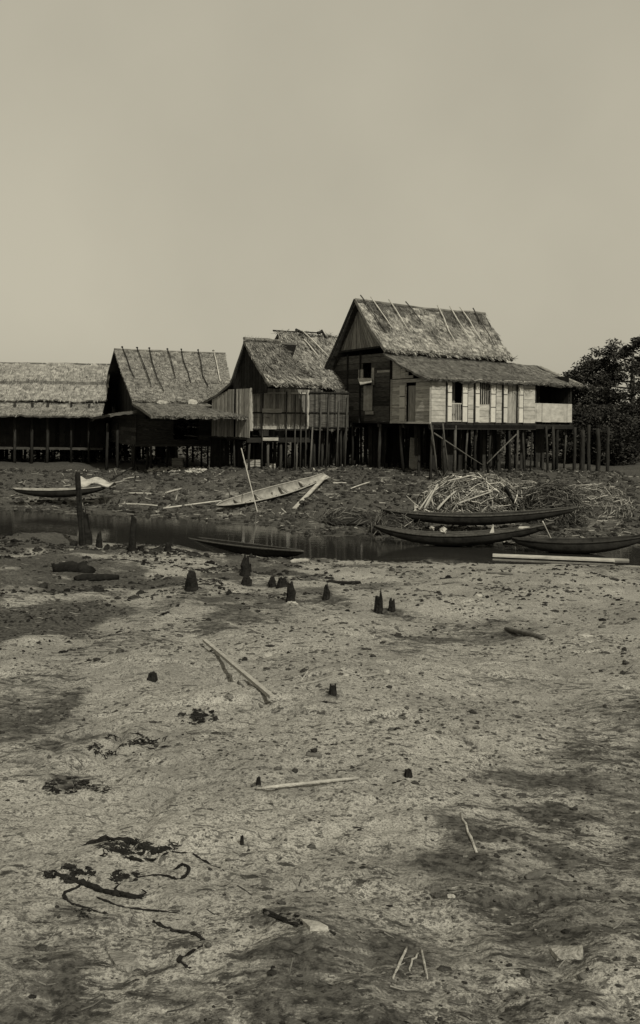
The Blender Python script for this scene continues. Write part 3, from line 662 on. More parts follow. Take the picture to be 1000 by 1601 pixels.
mb = MB(); mb.hexa([B_.p(0, 0, zbF - .1), B_.p(U3, 0, zbF - .1), B_.p(U3, sW, zbF - .1), B_.p(0, sW, zbF - .1)], [B_.p(0, 0, zbF), B_.p(U3, 0, zbF), B_.p(U3, sW, zbF), B_.p(0, sW, zbF)])
for s_ in (0, 2, sW): mb.beam(B_.p(-.15, s_, zbF - .15), B_.p(U3 + .2, s_, zbF - .15), .12, .16, .8)
mb.build('floor_deck', 'inside', br)
for (py, t, m_) in ((614, 1.0, 'wood_end'), (645, .8, 'stilt'), (671, .7, 'stilt')):
    u1, z1 = B_.on_s(395, py, -.05); u2, z2 = B_.on_s(480, py + 1, -.05); mb = MB(); mb.beam(B_.p(u1, -.05, z1), B_.p(u2, -.05, z2), .06, .07, t); mb.build('wall_rail', m_, br)
for (x0, x1, y0, y1) in ((410, 439, 639, 645), (410, 431, 666, 671), (410, 434, 684, 689)):
    u1, z1 = B_.on_s(x0, y1, -.14); u2, z2 = B_.on_s(x1, y0, -.14); mb = MB()
    mb.hexa([B_.p(u1, -.2, z1), B_.p(u2, -.2, z1), B_.p(u2, -.13, z1), B_.p(u1, -.13, z1)], [B_.p(u1, -.2, z2), B_.p(u2, -.2, z2), B_.p(u2, -.13, z2), B_.p(u1, -.13, z2)], .8); mb.build('ledge_board', 'wood_end', br)
for x in (410, 447, 461, 470, 478):
    u1, _ = B_.on_s(x, 640, -.1); mb = MB(); mb.tube([B_.p(u1, -.1, B_.gnd(u1, -.1) - .2), B_.p(u1 + .03, -.1, ztB - random.uniform(.1, .4))], [.042, .03], 6, random.uniform(.6, 1.2), jag=.1); mb.build('wall_pole', 'stilt_pale', br, True)
for s_ in (.1, 1.6, 3.2, sW):
    u = .05
    while u < U3 + .3:
        stilt(B_, br, u, s_ + random.uniform(-.1, .1), zbF - .1, 'stilt_pale' if random.random() < .25 else 'stilt', random.uniform(.045, .08)); u += random.uniform(.6, 1.1)

shade_skirt(B_, br, sW - .2, 0, U3 + .4, zbF - .1, 403, .2); shade_skirt(B_, br, 2.2, 0, U3, zbF - .1, 404, .5)
# ================================================================== HOUSE BEHIND THE MIDDLE ONE (pale roof with crossed gable poles)
E = House(445, 49.0, 30)
er = empty('stilt_house', E.p(1.5, 2, E.gnd(1.5, 2)), 'stilt house showing only its pale ragged roof and crossed ridge poles', 'house', 'thatched houses on stilts along the far bank')
e0 = E.on_u(436, 521, 0); e1z = E.on_s(500, 603, -1.2)[1]
s0_ = e0[0]; Ue = E.on_s(540, 532, s0_)[0]
def e_front(a, b): return E.p(lerp(-.1, Ue, a), lerp(s0_, s0_ - 3.4, b), lerp(e0[1], e1z - .1, b) - .10 * math.sin(b * 3.1))
roof_sheet('front_roof', 'thatch_pale', er, e_front, 20, 16, dens=80, blade=(.35, .045), seed=15, lift=.13, sag=.1, tintfn=lambda a, b: .65 + .5 * float(fbm(np.array(a * 9), np.array(b * 6), 2)))
roof_sheet('rear_roof', 'thatch_dark', er, lambda a, b: E.p(lerp(-.1, Ue, a), lerp(s0_, s0_ + 3.4, b), lerp(e0[1], e1z - .1, b)), 10, 8, dens=8, seed=16)
mb = MB(); vplanks(mb, E, 's', s0_ - 3.0, .1, Ue, lambda t: EYE - .4, lambda t: e1z, .25, seed=51); mb.build('wall', 'wood_dark', er); mb = MB(); vplanks(mb, E, 'u', .1, s0_ - 3, s0_ + 3, lambda t: EYE - .4, lambda t: lerp(e0[1] - .3, e1z - .1, min(1, abs(t - s0_) / 3.2)), .25, seed=52); mb.build('wall', 'wood_dark', er); mb = MB(); vplanks(mb, E, 's', s0_ + 3, .1, Ue, lambda t: EYE - .4, lambda t: e1z, .25, seed=53); mb.build('wall', 'wood_dark', er)
for s_ in (s0_ - 2.8, s0_, s0_ + 2.8):
    for k in range(6): stilt(E, er, lerp(.1, Ue, k / 5), s_, EYE - .4)
for (x0, y0, x1, y1, r, m_) in ((434, 524, 470, 528, .05, 'stilt'), (462, 515, 486, 527, .07, 'stilt'), (470, 523, 464, 528, .06, 'stilt'), (502, 516, 511, 531, .07, 'stilt'), (496, 521, 503, 519, .09, 'stilt'), (475, 530, 495, 560, .04, 'pole')):
    A = at(x0, y0, 0); sA = s0_ - (.1 if m_ != 'pole' else 1.0)
    u1, z1 = E.on_s(x0, y0, sA); u2, z2 = E.on_s(x1, y1, sA - (.0 if m_ != 'pole' else 0.6)); pole_part(er, 'ridge_pole', E.p(u1, sA, z1), E.p(u2, sA - (0 if m_ != 'pole' else .9), z2), r, m_, 1.0)

tufts('loose_thatch', 'thatch_pale', er, lambda a: e_front(a, 0) + Vector((0, 0, .03)), 320, .34, 507, .8)
pole_part(er, 'ridge_pole', e_front(.0, 0) + Vector((-.25, 0, .14)), e_front(.62, 0) + Vector((0, 0, .17)), .045, 'stilt', 1)
pole_part(er, 'roof_batten', e_front(.36, -.02) + Vector((0, -.1, .16)), e_front(.56, .46) + Vector((0, -.12, .14)), .045, 'pole')
pole_part(er, 'roof_batten', e_front(.30, .02) + Vector((0, -.1, .16)), e_front(.42, .40) + Vector((0, -.12, .14)), .035, 'stilt_pale')
# ================================================================== LEFT HOUSE
A = House(208, 49.0, 20)
ar = empty('stilt_house', A.p(3, 2, A.gnd(3, 2)), 'stilt house with seven battens poking over its long thatch ridge, dark gable', 'house', 'thatched houses on stilts along the far bank')
a0 = A.on_u(178, 547, -.3); a1 = A.on_u(206, 626, -.3); a2 = A.on_u(155, 627, -.3); a3 = A.on_u(236, 650, -.3)
Ua = A.on_s(352, 552, a0[0])[0]; Uab = A.on_s(367, 628, a1[0])[0]
def a_front(a, b): return A.p(lerp(-.3, lerp(Ua, Uab, b), a), lerp(a0[0], a1[0] - .1, b), lerp(a0[1], a1[1], b) - .07 * math.sin(b * 3.1))
roof_sheet('front_roof', 'thatch', ar, a_front, 34, 16, dens=70, blade=(.26, .03), seed=17, lift=.05, sag=.05, tintfn=lambda a, b: 1.05 + .3 * (float(fbm(np.array(a * 12), np.array(b * 6), 2)) - .5))
roof_sheet('eave_roof', 'thatch', ar, lambda a, b: A.p(lerp(-.3, Uab + .1, a), lerp(a1[0] + .1, a3[0], b), lerp(a1[1] - .1, a3[1] + .02 * math.sin(a * 9), b)), 34, 8, dens=50, blade=(.26, .03), seed=18, lift=.05, tintfn=lambda a, b: .8)
roof_sheet('rear_roof', 'thatch_dark', ar, lambda a, b: A.p(lerp(-.3, Ua, a), lerp(a0[0], a2[0], b), lerp(a0[1], a2[1], b)), 12, 10, dens=12, seed=19)
mb = MB(); mb.tube([a_front(k / 8, 0) + Vector((0, 0, .03)) for k in range(9)], .07, 7, .9, jag=.25); mb.build('ridge_cap', 'thatch', ar)
for px in (192, 215, 234, 262, 284, 310, 334):
    u0, _ = A.on_s(px, 548, a0[0]); k = (u0 + .3) / (Ua + .3); P0 = a_front(k, 0); P1 = a_front(k + random.uniform(.0, .03), random.uniform(.55, .85)); n_ = Vector((0, -.05, .10))
    pole_part(ar, 'roof_batten', P0 + (P0 - P1).normalized() * .26 + n_, P1 + n_, .032, 'stilt' if px < 330 else 'pole', 1.1)
    mb = MB(); q = P0 + (P0 - P1).normalized() * .26 + n_; mb.blob(q, (.07, .07, .06), .8); mb.build('batten_knob', 'stilt', ar)
mb = MB(); n = 12
for i in range(n):
    s0, s1 = lerp(a2[0], a1[0], i / n), lerp(a2[0], a1[0], (i + 1) / n - .01)
    def top(s): return lerp(a0[1] - .25, a1[1] - .2, min(1, abs(s - a0[0]) / (abs(a2[0] - a0[0]) if s > a0[0] else abs(a1[0] - a0[0]))))
    mb.hexa([A.p(.5, s0, a1[1] - 1.0), A.p(.5, s1, a1[1] - 1), A.p(.54, s1, a1[1] - 1), A.p(.54, s0, a1[1] - 1)], [A.p(.5, s0, top(s0)), A.p(.5, s1, top(s1)), A.p(.54, s1, top(s1)), A.p(.54, s0, top(s0))], random.uniform(.6, 1.1))
mb.build('gable_matting', 'inside', ar)  # gable coloured near-black in place of the shade under its overhang
# side lean-to in front of the gable, its edge a thin pale curve
b0 = A.on_u(145, 672, -1.4); b1 = A.on_u(224, 647, -.2)
roof_sheet('lean_to_roof', 'thatch_dark', ar, lambda a, b: A.p(lerp(-.1, -1.5, b), lerp(a1[0] - .6, a2[0] + 1.2, a), lerp(EYE + .42, EYE + .18, b) - .75 * a ** 1.6), 18, 6, dens=40, blade=(.25, .03), seed=20, tintfn=lambda a, b: 1.1)
tufts('loose_thatch', 'thatch', ar, lambda a: A.p(lerp(-.3, Uab + .1, a), a3[0], a3[1]), 360, .18, 508, .8)
for (x0, x1, y0, y1) in ((244, 262, 625, 633), (291, 308, 624, 635)):
    c0 = A.on_s((x0 + x1) / 2, (y0 + y1) / 2, a1[0] - .1)[0]; k = 49 / F; W = (x1 - x0) * k / 2; Hh = (y1 - y0) * k / 2; zc = A.on_s((x0 + x1) / 2, (y0 + y1) / 2, a1[0] - .1)[1]
    mb = MB(); rr_ = random.Random(x0); ring = [(math.cos(j * .7) * W * rr_.uniform(.7, 1.1), math.sin(j * .7) * Hh * rr_.uniform(.7, 1.1)) for j in range(9)]
    V = [A.p(c0 + q[0], a1[0] - .22 + q[1] * .5, zc + q[1]) for q in ring]; mb.add(V + [v + A.v * -.04 for v in V], [tuple(range(9)), tuple(range(17, 8, -1))] + [(j, (j + 1) % 9, 9 + (j + 1) % 9, 9 + j) for j in range(9)], .9); mb.build('roof_patch', 'white', ar)
zfa = A.on_s(260, 694, 0)[1]
mb = MB(); hplanks(mb, A, 'u', -.05, lambda z: (a1[0] + .2, a2[0]), zfa, EYE + .15, .22, seed=61, vary=.5); mb.build('plank_wall', 'wood_dark', ar); mb = MB(); hplanks(mb, A, 's', a1[0] + .4, lambda z: (0, Uab - .4), zfa, a1[1] - .1, .24, [(2.0, 3.4, zfa + .4, 9), (4.2, 5.6, zfa + .2, 9)], seed=62, vary=.5); mb.build('plank_wall', 'wood_dark', ar); mb = MB(); hplanks(mb, A, 's', a2[0], lambda z: (0, Uab - .4), zfa, a1[1] - .1, .3, seed=63, vary=.5); mb.build('plank_wall', 'wood_dark', ar); mb = MB(); hplanks(mb, A, 'u', Uab - .4, lambda z: (a1[0] + .4, a2[0]), zfa, a1[1], .3, seed=64); mb.build('plank_wall', 'wood_dark', ar)
mb = MB(); mb.hexa([A.p(-.1, a1[0] + .1, zfa - .1), A.p(Uab, a1[0] + .1, zfa - .1), A.p(Uab, a2[0], zfa - .1), A.p(-.1, a2[0], zfa - .1)], [A.p(-.1, a1[0] + .1, zfa), A.p(Uab, a1[0] + .1, zfa), A.p(Uab, a2[0], zfa), A.p(-.1, a2[0], zfa)], .8); mb.build('floor_deck', 'wood_dark', ar)
for s_ in (a1[0] + .2, a1[0] + .9, a0[0], a2[0]):
    u = -.1
    while u < Uab:
        stilt(A, ar, u, s_, zfa, 'stilt', random.uniform(.045, .08)); u += random.uniform(.7, 1.3)
for u in (-1.5, -1.0): stilt(A, ar, u, a1[0] + .3, EYE - .3); stilt(A, ar, u, a2[0], EYE - .5)

shade_skirt(A, ar, a2[0] - .2, 0, Uab, zfa - .1, 405, .1)
# ================================================================== FAR LEFT HOUSE (continues past the print's edge)
G = House(160, 56.0, 6)
gr = empty('stilt_house', G.p(-6, 2, G.gnd(-6, 2)), 'leftmost stilt house, pale thatch roof in two tiers above a dark open deck', 'house', 'thatched houses on stilts along the far bank')
gz0 = G.on_s(120, 568, 2.5)[1]; gz1 = G.on_s(120, 626, 0)[1]; gz2 = G.on_s(120, 650, -1.2)[1]; gmid = G.on_s(120, 597, 1)[1]
def gl(b): return lerp(2.5, -.1, b)
roof_sheet('front_roof', 'thatch_pale', gr, lambda a, b: G.p(lerp(-14, .2, a), gl(b), lerp(gz0, gz1, b) + .05 * math.sin(a * 20) * b), 50, 12, dens=36, blade=(.3, .035), seed=71, tintfn=lambda a, b: .95 if abs(b - .5) > .06 else .45)
roof_sheet('lower_roof', 'thatch', gr, lambda a, b: G.p(lerp(-14, .1, a), lerp(.2, -1.3, b), lerp(gz1 - .12, gz2, b)), 50, 8, dens=34, blade=(.3, .035), seed=72)
roof_sheet('rear_roof', 'thatch_dark', gr, lambda a, b: G.p(lerp(-14, .2, a), lerp(2.5, 5.4, b), lerp(gz0, gz1 - .2, b)), 20, 8, dens=6, seed=73)
zfg = G.on_s(120, 700, 0)[1]
mb = MB(); vplanks(mb, G, 's', 1.2, -14, 0, lambda t: zfg, lambda t: gz1 - .1, .3, seed=74, vary=.5); mb.build('plank_wall', 'inside', gr); mb = MB(); vplanks(mb, G, 'u', 0, 1.2, 4.6, lambda t: zfg, lambda t: gz1, .3, seed=75); mb.build('plank_wall', 'inside', gr); mb = MB(); vplanks(mb, G, 's', 4.6, -14, 0, lambda t: zfg, lambda t: gz1, .3, seed=76); mb.build('plank_wall', 'inside', gr)
mb = MB(); mb.hexa([G.p(-14, -.4, zfg - .12), G.p(.1, -.4, zfg - .12), G.p(.1, 4.6, zfg - .12), G.p(-14, 4.6, zfg - .12)], [G.p(-14, -.4, zfg), G.p(.1, -.4, zfg), G.p(.1, 4.6, zfg), G.p(-14, 4.6, zfg)], .8); mb.build('floor_deck', 'wood_dark', gr)
for s_ in (-.4, 1.2, 4.4):
    u = -13.8
    while u < .2: stilt(G, gr, u, s_, gz1 - .2 if s_ < -.3 else zfg, 'stilt', random.uniform(.06, .10)); u += random.uniform(.9, 1.5)

shade_skirt(G, gr, 4.2, -14, 0, zfg - .1, 406, .12)
# ================================================================== LANDING WITH PALISADE between middle and main house
Lh = House(484, 44.8, 12)
lr = empty('plank_landing', Lh.p(.5, .5, Lh.gnd(.5, .5)), 'dark landing with tall split plank palisade joining the small and largest houses', 'landing')
zl0 = Lh.on_s(510, 671)[1]; zl1 = Lh.on_s(510, 611)[1]; UL = Lh.on_s(545, 640)[0]
mb = MB(); vplanks(mb, Lh, 's', 0, 0, UL, lambda t: zl0, lambda t: zl1 + .12 * math.sin(t * 5), .11, seed=81, vary=.45, ragged=.12); mb.build('palisade', 'wood_dark', lr)
for py in (614, 645, 668): z = Lh.on_s(510, py)[1]; mb = MB(); mb.beam(Lh.p(-.05, -.05, z), Lh.p(UL, -.05, z), .06, .06, .9); mb.build('rail', 'stilt', lr)
mb = MB(); mb.hexa([Lh.p(-.1, .1, zl0 - .08), Lh.p(UL, .1, zl0 - .08), Lh.p(UL, 2.6, zl0 - .08), Lh.p(-.1, 2.6, zl0 - .08)], [Lh.p(-.1, .1, zl0), Lh.p(UL, .1, zl0), Lh.p(UL, 2.6, zl0), Lh.p(-.1, 2.6, zl0)]); mb.build('deck', 'inside', lr)
for x, t in ((487, 1.5), (500, .8), (512, .7), (528, 1.0), (541, .8)):
    u = Lh.on_s(x, 660)[0]; mb = MB(); mb.tube([Lh.p(u - .08, -.1, Lh.gnd(u, -.1) - .2), Lh.p(u + .03, -.1, zl0 + (.1 if x == 487 else random.uniform(.9, 1.9)))], [.055, .04], 6, t, jag=.1); mb.build('stilt', 'stilt_pale', lr, True)
shade_skirt(Lh, lr, 2.4, 0, UL, zl0, 407, .1)
for s_ in (.8, 1.7, 2.5):
    for k in range(6): stilt(Lh, lr, lerp(0, UL, k / 5), s_, zl0 - .05)

# ================================================================== BOATS
def canoe(name, p0, p1, width, depth, label, m='hull', inner='hull_pale', thwarts=3, rise=(.25, .25), tilt=0.0, rim=None, group='dugout canoes along the creek', flat_end=False):
    """p0,p1: ends of the gunwale line (stem, stern) at their height"""
    p0, p1 = Vector(p0), Vector(p1); ax = (p1 - p0); Ln = ax.length; ax.normalize()
    side = Vector((0, 0, 1)).cross(ax).normalized(); side = (Matrix.Rotation(tilt, 3, ax) @ side); up = ax.cross(side)
    if up.z < 0: up = -up
    root = empty(name, (p0 + p1) / 2 - up * depth, label, 'canoe', group)
    n = 22; seg = 9
    def sec(i, inn):
        t = i / n; w = width / 2 * max(.02 if not (flat_end and t > .5) else .55, math.sin(math.pi * min(max(t, 0.0), 1)) ** .55)
        if flat_end and t > .8: w = max(w, width / 2 * .6)
        d = depth * (.14 + .86 * math.sin(math.pi * min(max(t, .0), 1)) ** .6)
        sag = -(1 - (2 * t - 1) ** 2) * (rise[0] + rise[1]) / 2 - math.sin(2 * math.pi * t) * (rise[0] - rise[1]) * .25
        c = p0 + ax * Ln * t + up * (sag)
        k = .90 if inn else 1; pts = []
        for j in range(seg):
            a = math.pi * j / (seg - 1)
            x = -math.cos(a) * w * (k if w > .05 else .6); y = -math.sin(a) ** .7 * (d - (.04 if inn else 0)) if j not in (0, seg - 1) else 0
            pts.append(c + side * x + up * y)
        return pts
    for inn, nm, mm in ((False, 'hull', m), (True, 'lining', inner)):
        mb = MB(); S = [sec(i, inn) for i in range(n + 1)]
        vs = [q for s_ in S for q in s_]; fs = [(i * seg + j, i * seg + j + 1, (i + 1) * seg + j + 1, (i + 1) * seg + j) for i in range(n) for j in range(seg - 1)]
        if not inn: fs += [tuple(range(seg)), tuple(n * seg + j for j in range(seg))]
        mb.add(vs, fs, 1); mb.build(nm, mm, root, True)
    mb = MB()
    for e in (0, seg - 1):
        mb.tube([sec(i, False)[e] + up * .01 for i in range(n + 1)], [.03 if .04 < i / n < .96 else .022 for i in range(n + 1)], 5, random.uniform(.9, 1.1))
    mb.build('gunwale', rim or inner, root, True)
    for k in range(thwarts):
        i = int(n * (k + 1.2) / (thwarts + 1.4)); q = sec(i, True); mb = MB(); mb.beam(q[0] - up * .06, q[-1] - up * .06, .16, .03, random.uniform(.6, 1.1)); mb.build('thwart', inner, root)
    return root, sec
# sampan drawn up on the far bank
P0 = onground(342, 792, .12); P1 = onground(511, 750, .32)
sp_, sec1 = canoe('dugout_canoe', at(338, 790, 36.0), at(511, 743, 40.8), .74, .36, 'pale dugout canoe drawn up on the bank below the small house, interior showing', 'hull', 'hull_pale', 4, (.10, .12), tilt=R(24), flat_end=True)
# canoes at the water's edge on the right
cY = 30.0
c2, sec2 = canoe('dugout_canoe', at(584, 822, 28.6), at(866, 817, 27.6), 1.0, .36, 'dark slender canoe afloat with pale gunwale, nearest of the boats on the right', 'hull', 'wood_dark', 3, (.36, .28), rim='stilt_pale')
c3, sec3 = canoe('dugout_canoe', at(598, 797, 31.0), at(905, 793, 30.5), 1.0, .36, 'dark loaded canoe lying against the bank below the brushwood heap', 'hull', 'hull', 4, (.24, .20), rim='stilt_pale')
c4, sec4 = canoe('dugout_canoe', at(800, 842, 27.2), at(1010, 838, 26.6), .9, .38, 'black canoe hull with a slanted punt pole at the right of the water', 'hull', 'hull', 2, (.12, .12))
c5, sec5 = canoe('dugout_canoe', at(20, 764, 38.6), at(168, 760, 38.0), .85, .34, 'dark canoe on the left bank under a pale cover', 'hull', 'hull_pale', 1, (.10, .10))
c6, sec6 = canoe('dugout_canoe', onground(284, 850, .24), onground(474, 877, .24), .6, .32, 'low black dugout lying along the near shore of the creek', 'black', 'hull', 1, (.03, .04), rim='stilt_pale')
rd7 = random.Random(77); mb = MB()
for _ in range(420):
    q = onground(rd7.uniform(232, 322), rd7.gauss(736, 2.2)); mb.blob(q + Vector((0, 0, rd7.uniform(0, .10))), (rd7.uniform(.03, .12), rd7.uniform(.03, .1), rd7.uniform(.02, .05)), rd7.uniform(.5, 1.3), 5, 3)
tag(mb.build('shell_rubble', 'stone'), 'pale strip of broken shell rubble on the bank below the left house', 'rubble', kind='stuff')
# pale cover (mat) over the left canoe
mb = MB(); q0_ = at(132, 745, 38.4); n = 12
V = []
for j in range(5):
    for i in range(n + 1):
        t = i / n; p = at(lerp(126, 178, t), 752 + 3 * math.sin(t * 9), 38.3); arch = math.sin(math.pi * j / 4)
        V.append(p + Vector((0, (j - 2) * .25, arch * (.32 - .22 * t) - .12 + random.uniform(-.02, .02))))
mb.add(V, [(j * (n + 1) + i, j * (n + 1) + i + 1, (j + 1) * (n + 1) + i + 1, (j + 1) * (n + 1) + i) for j in range(4) for i in range(n)], 1)
mb.add([v - Vector((0, 0, .03)) for v in V], [(j * (n + 1) + i, j * (n + 1) + i + 1, (j + 1) * (n + 1) + i + 1, (j + 1) * (n + 1) + i) for j in range(4) for i in range(n)], .7)
solo('mat_cover', mb, 'wood_end', q0_, 'pale mat spread over the canoe on the left bank', 'mat')
def solo_pole(name, a, b, r, m, label, cat='pole', group=None, t=1.0, jag=.08, bend=.02, r1=None):
    a, b = Vector(a), Vector(b); mb = MB(); k = 6; sd_ = Vector((random.uniform(-1, 1), random.uniform(-1, 1), random.uniform(0, 1))) * bend * (b - a).length
    mb.tube([a.lerp(b, i / k) + sd_ * math.sin(math.pi * i / k) for i in range(k + 1)], [lerp(r, r1 if r1 else r * .75, i / k) for i in range(k + 1)], 7, t, jag)
    return solo(name, mb, m, a, label, cat, group, True)
PG = 'poles and planks on the far bank'
solo_pole('paddle', at(172, 751, 38.4), at(206, 731, 39.0), .045, 'black', 'dark paddle handle leaning on the mat covered canoe', 'paddle', t=1.5)
solo_pole('mooring_pole', at(377, 701, 38.2), at(402, 800, 35.2), .026, 'white', 'thin pale pole slanting upright through the drawn up canoe', group=PG, bend=.004)
b_ = onground(400, 862); solo_pole('mooring_pole', at(400, 800, 30.5), onz(392, 868, -.2), .02, 'stick_dark', 'thin dark pole standing in the creek below the slanting pale pole', group=PG)
solo_pole('bamboo_pole', onground(255, 797, .06), onground(346, 787, .12), .035, 'pole', 'long pale pole lying on the bank in line with the pale canoe', group=PG, bend=.005)
mb = MB(); mb.beam(onground(460, 797, .05), at(509, 744, 40.2), .17, .05, 1.0); solo('gangplank', mb, 'wood_end', onground(460, 797), 'grey gangplank leaning up against the pale canoe', 'plank', PG)
solo_pole('bamboo_pole', onground(548, 766, .06), onground(578, 757, .10), .03, 'pole', 'pale pole on the mound right of the pale canoe', group=PG)
solo_pole('bamboo_pole', onground(585, 822, .05), onground(640, 832, .06), .022, 'pole', 'thin pale rod on the bank end of the nearest canoe', group=PG)
solo_pole('punt_pole', at(848, 815, 27.2), onz(868, 856, .02), .022, 'pole', 'pale punt pole slanting beside the black canoe at right', group=PG, bend=.005)
mb = MB(); a_ = onz(770, 868, .05); b_ = onz(960, 876, .05); mb.beam(a_, b_, .34, .05, 1.0); mb.beam(a_ + Vector((.1, .26, -.03)), b_ + Vector((.5, .26, -.03)), .2, .05, .7)
solo('floating_plank', mb, 'wood_end', a_, 'long pale plank lying along the near shore at the right edge', 'plank', PG)
for (x0, y0, x1, y1) in ((201, 773, 236, 774), (260, 772, 284, 766), (190, 790, 246, 793), (520, 757, 541, 757)):
    solo_pole('driftwood_stick', onground(x0, y0, .05), onground(x1, y1, .06), .045, 'stick', {201: 'short pale driftwood left of centre on the far bank', 260: 'slanted pale driftwood on the bank under the left house', 190: 'long thin driftwood just above the left waterline', 520: 'small white stick on the mound behind the canoe'}[x0], 'driftwood', 'driftwood lying on the far bank')
# white flecks: thwart triangles and folded sail cloth in the nearest canoe
for (x, y, w_, h_, lab) in ((767, 829, 10, 19, 'upright white triangular cloth in the nearest canoe'), (692, 829, 12, 10, 'small tilted white board in the nearest canoe'), (820, 827, 22, 8, 'white folded cloth near the stern of the nearest canoe'), (675, 826, 10, 7, 'grey bundle in the bow of the nearest canoe')):
    p = at(x, y, 27.9); k = p.y / F; mb = MB(); W = w_ * k / 2; Hh = h_ * k
    if h_ > w_ : V = [p + Vector((-W, -.1, -Hh / 2)), p + Vector((W, -.12, -Hh / 2)), p + Vector((W, .14, -Hh / 2)), p + Vector((-W * .6, .1, -Hh / 2)), p + Vector((W * .8, 0, Hh / 2)), p + Vector((W * .6, .03, Hh / 2))]; mb.add(V, [(0, 1, 4), (1, 2, 5, 4), (2, 3, 5), (3, 0, 4, 5), (0, 3, 2, 1)])
    else: mb.blob(p, (W, .14, Hh / 2), 1, 7, 5, .3)
    solo('cloth' if 'cloth' in lab else 'board' if 'board' in lab else 'bundle', mb, 'white' if 'white' in lab else 'straw', p, lab, 'cloth' if 'cloth' in lab else 'board' if 'board' in lab else 'bundle')

# ================================================================== BRUSHWOOD AND THATCH HEAPS
def heap(name, m, cx, cy, Y, rx, ry, rz, n, ln, r, label, cat, seed, flat=.3, kindc=None, tr=(.4, 1.5)):
    rd = random.Random(seed); p = at(cx, cy, Y); p.z = gzf(p.x, p.y) + 0.02; mb = MB()
    mb.blob(p, (rx * .86, ry * .86, rz * .8), .25, 14, 8, .12)
    for _ in range(n):
        th, ph = rd.uniform(0, 2 * math.pi), math.acos(rd.uniform(0, 1)); sh = rd.uniform(.72, 1.0)
        c = p + Vector((rx * math.sin(ph) * math.cos(th), ry * math.sin(ph) * math.sin(th), rz * math.cos(ph))) * sh
        d = Vector((rd.gauss(0, 1), rd.gauss(0, .6), rd.gauss(0, flat))); d.normalize()
        nrm = Vector(((c - p).x / rx, (c - p).y / ry, (c - p).z / rz)).normalized(); d = (d - nrm * d.dot(nrm) * .8).normalized()
        L = ln * rd.uniform(.4, 1.2); q = r * rd.uniform(.5, 1.4)
        bd = Vector((rd.gauss(0, 1), rd.gauss(0, .5), rd.gauss(0, 1))) * L * rd.choice((.02, .05, .12)); mb.tube([c - d * L / 2, c - d * L * .15 + bd, c + d * L * .2 + bd * rd.uniform(.3, 1), c + d * L / 2], [q, q * rd.uniform(.7, 1.4), q, q * .5], 4, rd.uniform(*tr) * rd.choice((.4, .8, 1, 1.3)), cap=False)
    o = solo(name, mb, m, p, label, cat); return o
hp = heap('brushwood_heap', 'straw', 738, 780, 33.6, 2.15, 1.1, 1.6, 1100, .95, .017, 'tangled pale brushwood and bark strips heaped behind the dark canoes', 'brushwood', 5, .8, tr=(.25, 1.9))
hp['kind'] = 'stuff'
h2 = heap('reed_clump', 'thatch_dark', 618, 820, 31.0, 1.0, .9, .75, 260, .5, .012, 'dark matted reeds on the bank at the left end of the two dark canoes', 'reeds', 9, .8); h2['kind'] = 'stuff'
h3 = heap('reed_clump', 'thatch_dark', 556, 812, 33.0, 1.5, .8, .5, 300, .5, .012, 'dark matted reeds on the bank right of the grey gangplank', 'reeds', 10, .8); h3['kind'] = 'stuff'
for i, (x0, y0, x1, y1, r, lab) in enumerate(((663, 795, 684, 757, .045, 'steep grey pole at the left end of the brushwood heap'), (683, 797, 712, 768, .045, 'pale pole leaning on the left side of the brushwood heap'),
    (655, 797, 676, 766, .035, 'thin outermost pole leaning at the left of the brushwood heap'), (790, 762, 806, 790, .07, 'thick dark pole at the right end of the brushwood heap'), (714, 788, 770, 768, .03, 'long pale branch across the front of the brushwood heap'), (700, 752, 742, 742, .03, 'pale branch on top of the brushwood heap'))):
    solo_pole('heap_pole', at(x0, y0, 32.3), at(x1, y1, 32.9), r, 'black' if 'dark' in lab else 'stick', lab, 'pole', 'poles leaning on the brushwood heap')
for (cx, cy, Y, rx, ry, rz, lab, sd_, mt, nn) in ((862, 792, 33.0, 1.3, .9, 1.5, 'round bundled heap of dark thatch fronds at the right on the bank', 6, 'thatch_dark', 1300), (826, 775, 33.6, .8, .7, 1.35, 'smaller pale thatch heap between the brushwood and the round thatch heap', 7, 'thatch_pale', 700), (925, 768, 34.6, 1.7, 1.0, 1.3, 'low thatch heap farthest right on the bank', 8, 'thatch_pale', 800)):
    o = heap('thatch_heap', mt, cx, cy, Y, rx, ry, rz, nn, .5, .013, lab, 'thatch heap', sd_, .7); o['group'] = 'thatch heaps on the right bank'

# ================================================================== BANK RUBBLE (stuff): planks, chips, leaves
def scatter_bank():
    rd = random.Random(91); mb = MB(); mp = MB()
    for _ in range(9000):
        x = rd.uniform(-17, 15); y = rd.uniform(28.5, 47); yf = float(np.interp(x, fx_, fy_))
        if y < yf + .2: continue
        z = gzf(x, y); d = Vector((rd.gauss(0, 1), rd.gauss(0, .6), rd.gauss(0, .15))).normalized(); L = rd.uniform(.04, .3) * (1.6 if rd.random() < .06 else 1); r = rd.uniform(.008, .035)
        k = rd.random(); c = Vector((x, y, z + r * .5)); b_ = mb if k < .8 else mp
        if k < .45: b_.blob(c, (rd.uniform(.04, .2), rd.uniform(.04, .14), rd.uniform(.03, .12)), rd.uniform(.3, 1.3), 5, 3)
        else: b_.beam(c - d * L, c + d * L, r * 2, r, rd.uniform(.4, 1.3))
    tag(mb.build('bank_litter', 'clod'), 'dark litter of mud lumps and wood scraps over the far bank', 'litter', kind='stuff')
    tag(mp.build('bank_litter', 'straw'), 'pale chips and splinters strewn over the far bank', 'litter', kind='stuff')
scatter_bank()
